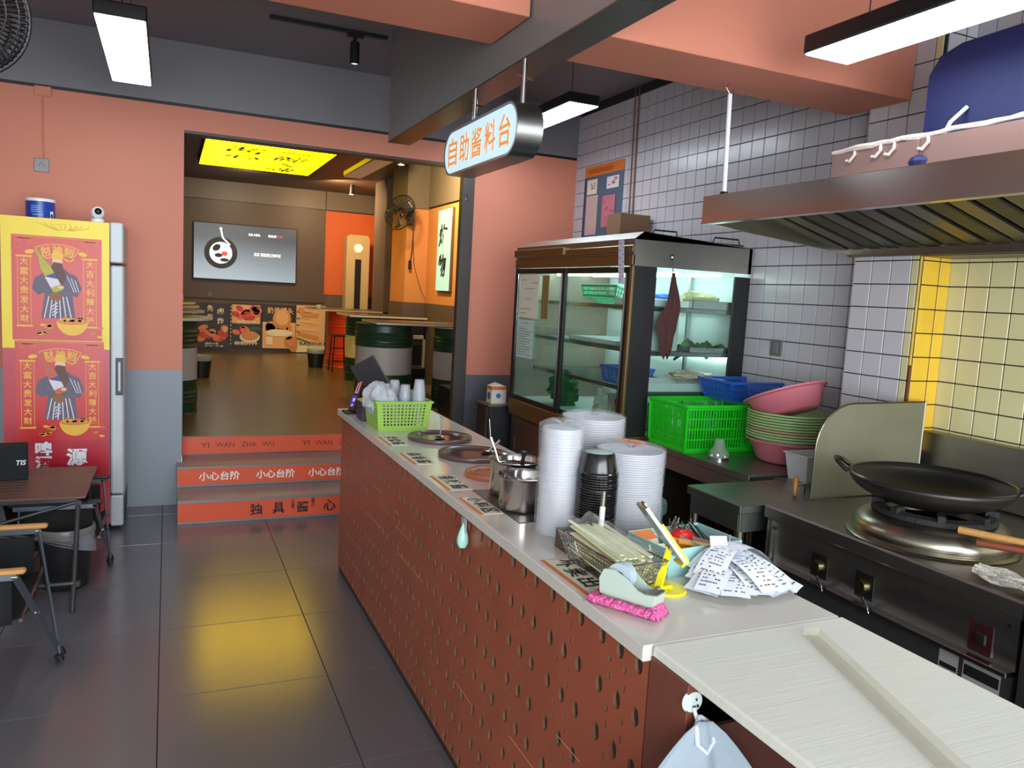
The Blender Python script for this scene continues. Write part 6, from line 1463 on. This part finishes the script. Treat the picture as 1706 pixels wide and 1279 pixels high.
# standing air conditioner
acx = thing('air_conditioner', 'tall cream standing air conditioner in the orange corner', 'air conditioner', (2.90, 13.25, DB))
acm_ = mat('cream_appliance', (186, 172, 132), .35, var=.03)
pts = [(-.19+.04*(1-math.cos(a)), 0) for a in ()]
b = MB(); r_ = .07; poly = []
for (cx_, cz_, a0) in ((.19-r_, 2.02-r_, 0), (-.19+r_, 2.02-r_, PI/2)):
    for i in range(7): a = a0+PI/2*i/6; poly.append((cx_+r_*math.cos(a), cz_+r_*math.sin(a)))
poly += [(-.19, .0), (.19, 0)]
b.prism(poly, 'y', -.12, .14).build('body', acm_, acx); MB().box(-.045, .055, -.128, -.118, .25, 1.62, .004).build('air_slot', black, acx)
MB().box(-.07, -.05, -.125, -.118, .2, 1.7, .003).build('slot_frame', acm_, acx); MB().lathe([(.001, 0), (.07, 0), (.075, .012), (.001, .016)], (0.0, -.118, 1.80), 28, M=Matrix.Rotation(PI/2, 3, 'X')).build('display_ring', mat('pale_display', (236, 230, 206), .3, emit=.15), acx, smooth=True)
Flat((0, -.136, 1.80), X, Z).text('26', 0, 0, 1, 0, h=.04).build('display_digits', [wl], acx)
# wall fan on the dark pillar
wf_ = thing('wall_fan', 'black wall mounted fan seen from the side on the rear pillar', 'fan', (2.62, 9.50, 2.50))
MB().cyl((.11, .02, -.02), (.06, -.05, -.02), .035, 14).build('motor', black, wf_, smooth=True); MB().box(.10, .16, .0, .11, -.10, .10, .008).build('wall_bracket', black, wf_)
WD = Vector((-.75, -.55, .25)).normalized(); WA = WD.cross(Z).normalized(); WB = WA.cross(WD); RW = .22; WC = Vector((-.05, -.08, .03))
b = MB()
for fl_ in (1, -1):
    for k in range(30):
        a = 2*PI*k/30; r2_ = WA*math.cos(a)+WB*math.sin(a); b.tube([WC+r2_*(RW*q)+WD*fl_*(.06*math.sqrt(max(0, 1-q*q))) for q in (.1, .5, .85, 1.0)], .003, 4, caps=False)
for k in range(1): b.tube([WC+(WA*math.cos(2*PI*i/32)+WB*math.sin(2*PI*i/32))*RW for i in range(33)], .007, 6)
stuff(b.build('cage', black, wf_))
for k in range(3):
    a = 2*PI*k/3+.4; r3 = WA*math.cos(a)+WB*math.sin(a); t3_ = WD.cross(r3)
    MB().grid(lambda u, v: WC+r3*(.03+.16*u)+t3_*((v-.5)*(.06+.08*u))+WD*((v-.5)*.06), 5, 5).build('blade', MATS['grey_blade'], wf_, smooth=True, solid=.002)
cr_ = thing('power_cable', 'thin black cable with an inline plug hanging on the peach pier', 'cable', (2.80, 9.59, 2.42))
MB().tube([(0, 0, 0), (-.01, -.01, -.3), (-.03, -.01, -.45)], .005, 6).tube([(0, 0, -.2), (.02, -.01, -.5), (.12, -.01, -.8), (.19, -.012, -.92), (.23, -.01, -.85)], .003, 5).build('cord', black, cr_); MB().box(-.05, -.015, -.025, 0, -.56, -.45, .004).build('plug', black, cr_)
# vertical lit sign on the side wall
sg = thing('vertical_lit_sign', 'upright pale green lit sign with brush characters on the side wall', 'sign', (2.995, 8.86, 2.09))
MB().box(-.03, .004, -.25, .25, -.48, .48, .004).build('casing', dsteel, sg); MB().box(-.034, -.029, -.243, .243, -.473, .473).build('lit_face', mat('mint_lit_face', (130, 172, 150), .5, var=0, emit=.30, emit_col=(.60, .95, .76)), sg)
for ch, z in (('炸', .17), ('物', -.18)): Flat((-.037, 0, 0), -Y, Z).text(ch, -.03, z, 1, 0, w=.28, h=.27, bold=.03, shear=.12).build('lettering', [ink], sg)
# glowing yellow ceiling light box
lbx = thing('ceiling_light_box', 'bright yellow glowing ceiling panel with black brush characters', 'light box', (1.07, 10.30, 3.10))
MB().box(-.715, .715, -1.07, 1.07, .004, .07, .004).build('frame', black, lbx)
yl = mat('yellow_lit_face', (255, 200, 0), .4, var=0, emit=2.8, emit_col=(1.0, .62, .0)); MB().box(-.70, .70, -1.055, 1.055, 0, .006).build('lit_face', yl, lbx)
for ch, x, y, w, h in (('一', .30, -.70, .40, .06), ('碗', .28, -.22, .38, .44), ('入', .26, .26, .36, .34), ('魂', .28, .74, .38, .42), ('酱', -.25, -.55, .44, .44), ('心', -.24, -.02, .42, .36)):
    Flat((0, 0, -.002), X, -Y).text(ch, x, -y, 2, 0, w=w, h=h, bold=.012, shear=.15).build('lettering', [ink], lbx)
# warm ceiling spots of the rear room
for (x, y, lab) in ((2.45, 9.0, 'warm ceiling spotlight before the vertical lit sign'), (2.6, 12.4, 'warm ceiling spotlight near the orange corner')):
    t = thing('rear_spotlight', lab, 'spotlight', (x, y, 3.17)); MB().lathe([(.001, -.14), (.04, -.14), (.042, -.13), (.042, 0), (.001, 0)], n=20).build('barrel', black, t, smooth=True)
    MB().cyl((0, 0, -.1405), (0, 0, -.144), .034, 16).build('lens', mat('warm_lens%d' % int(y), (255, 200, 120), .4, emit=3), t)
def point(nm, loc, e, col, r=.08):
    d = bpy.data.lights.new(nm, 'POINT'); d.energy = e; d.color = col; d.shadow_soft_size = r; o = bpy.data.objects.new(nm, d); COL.objects.link(o); o.location = loc
area_light('rear_wash_fill', (2.15, 8.3, 3.0), (0, math.radians(-58), 0), .25, .25, 38, (1.0, .72, .36))
area_light('rear_wash_fill', (2.2, 11.9, 3.0), (math.radians(35), math.radians(-50), 0), .25, .25, 16, (1.0, .66, .34))
area_light('rear_wash_fill', (1.0, 11.9, 3.12), (math.radians(30), 0, 0), .3, .3, 10, (1.0, .80, .55))  # added fill light for the television wall, belongs to no fixture
bpy.data.scenes.remove(_ts)
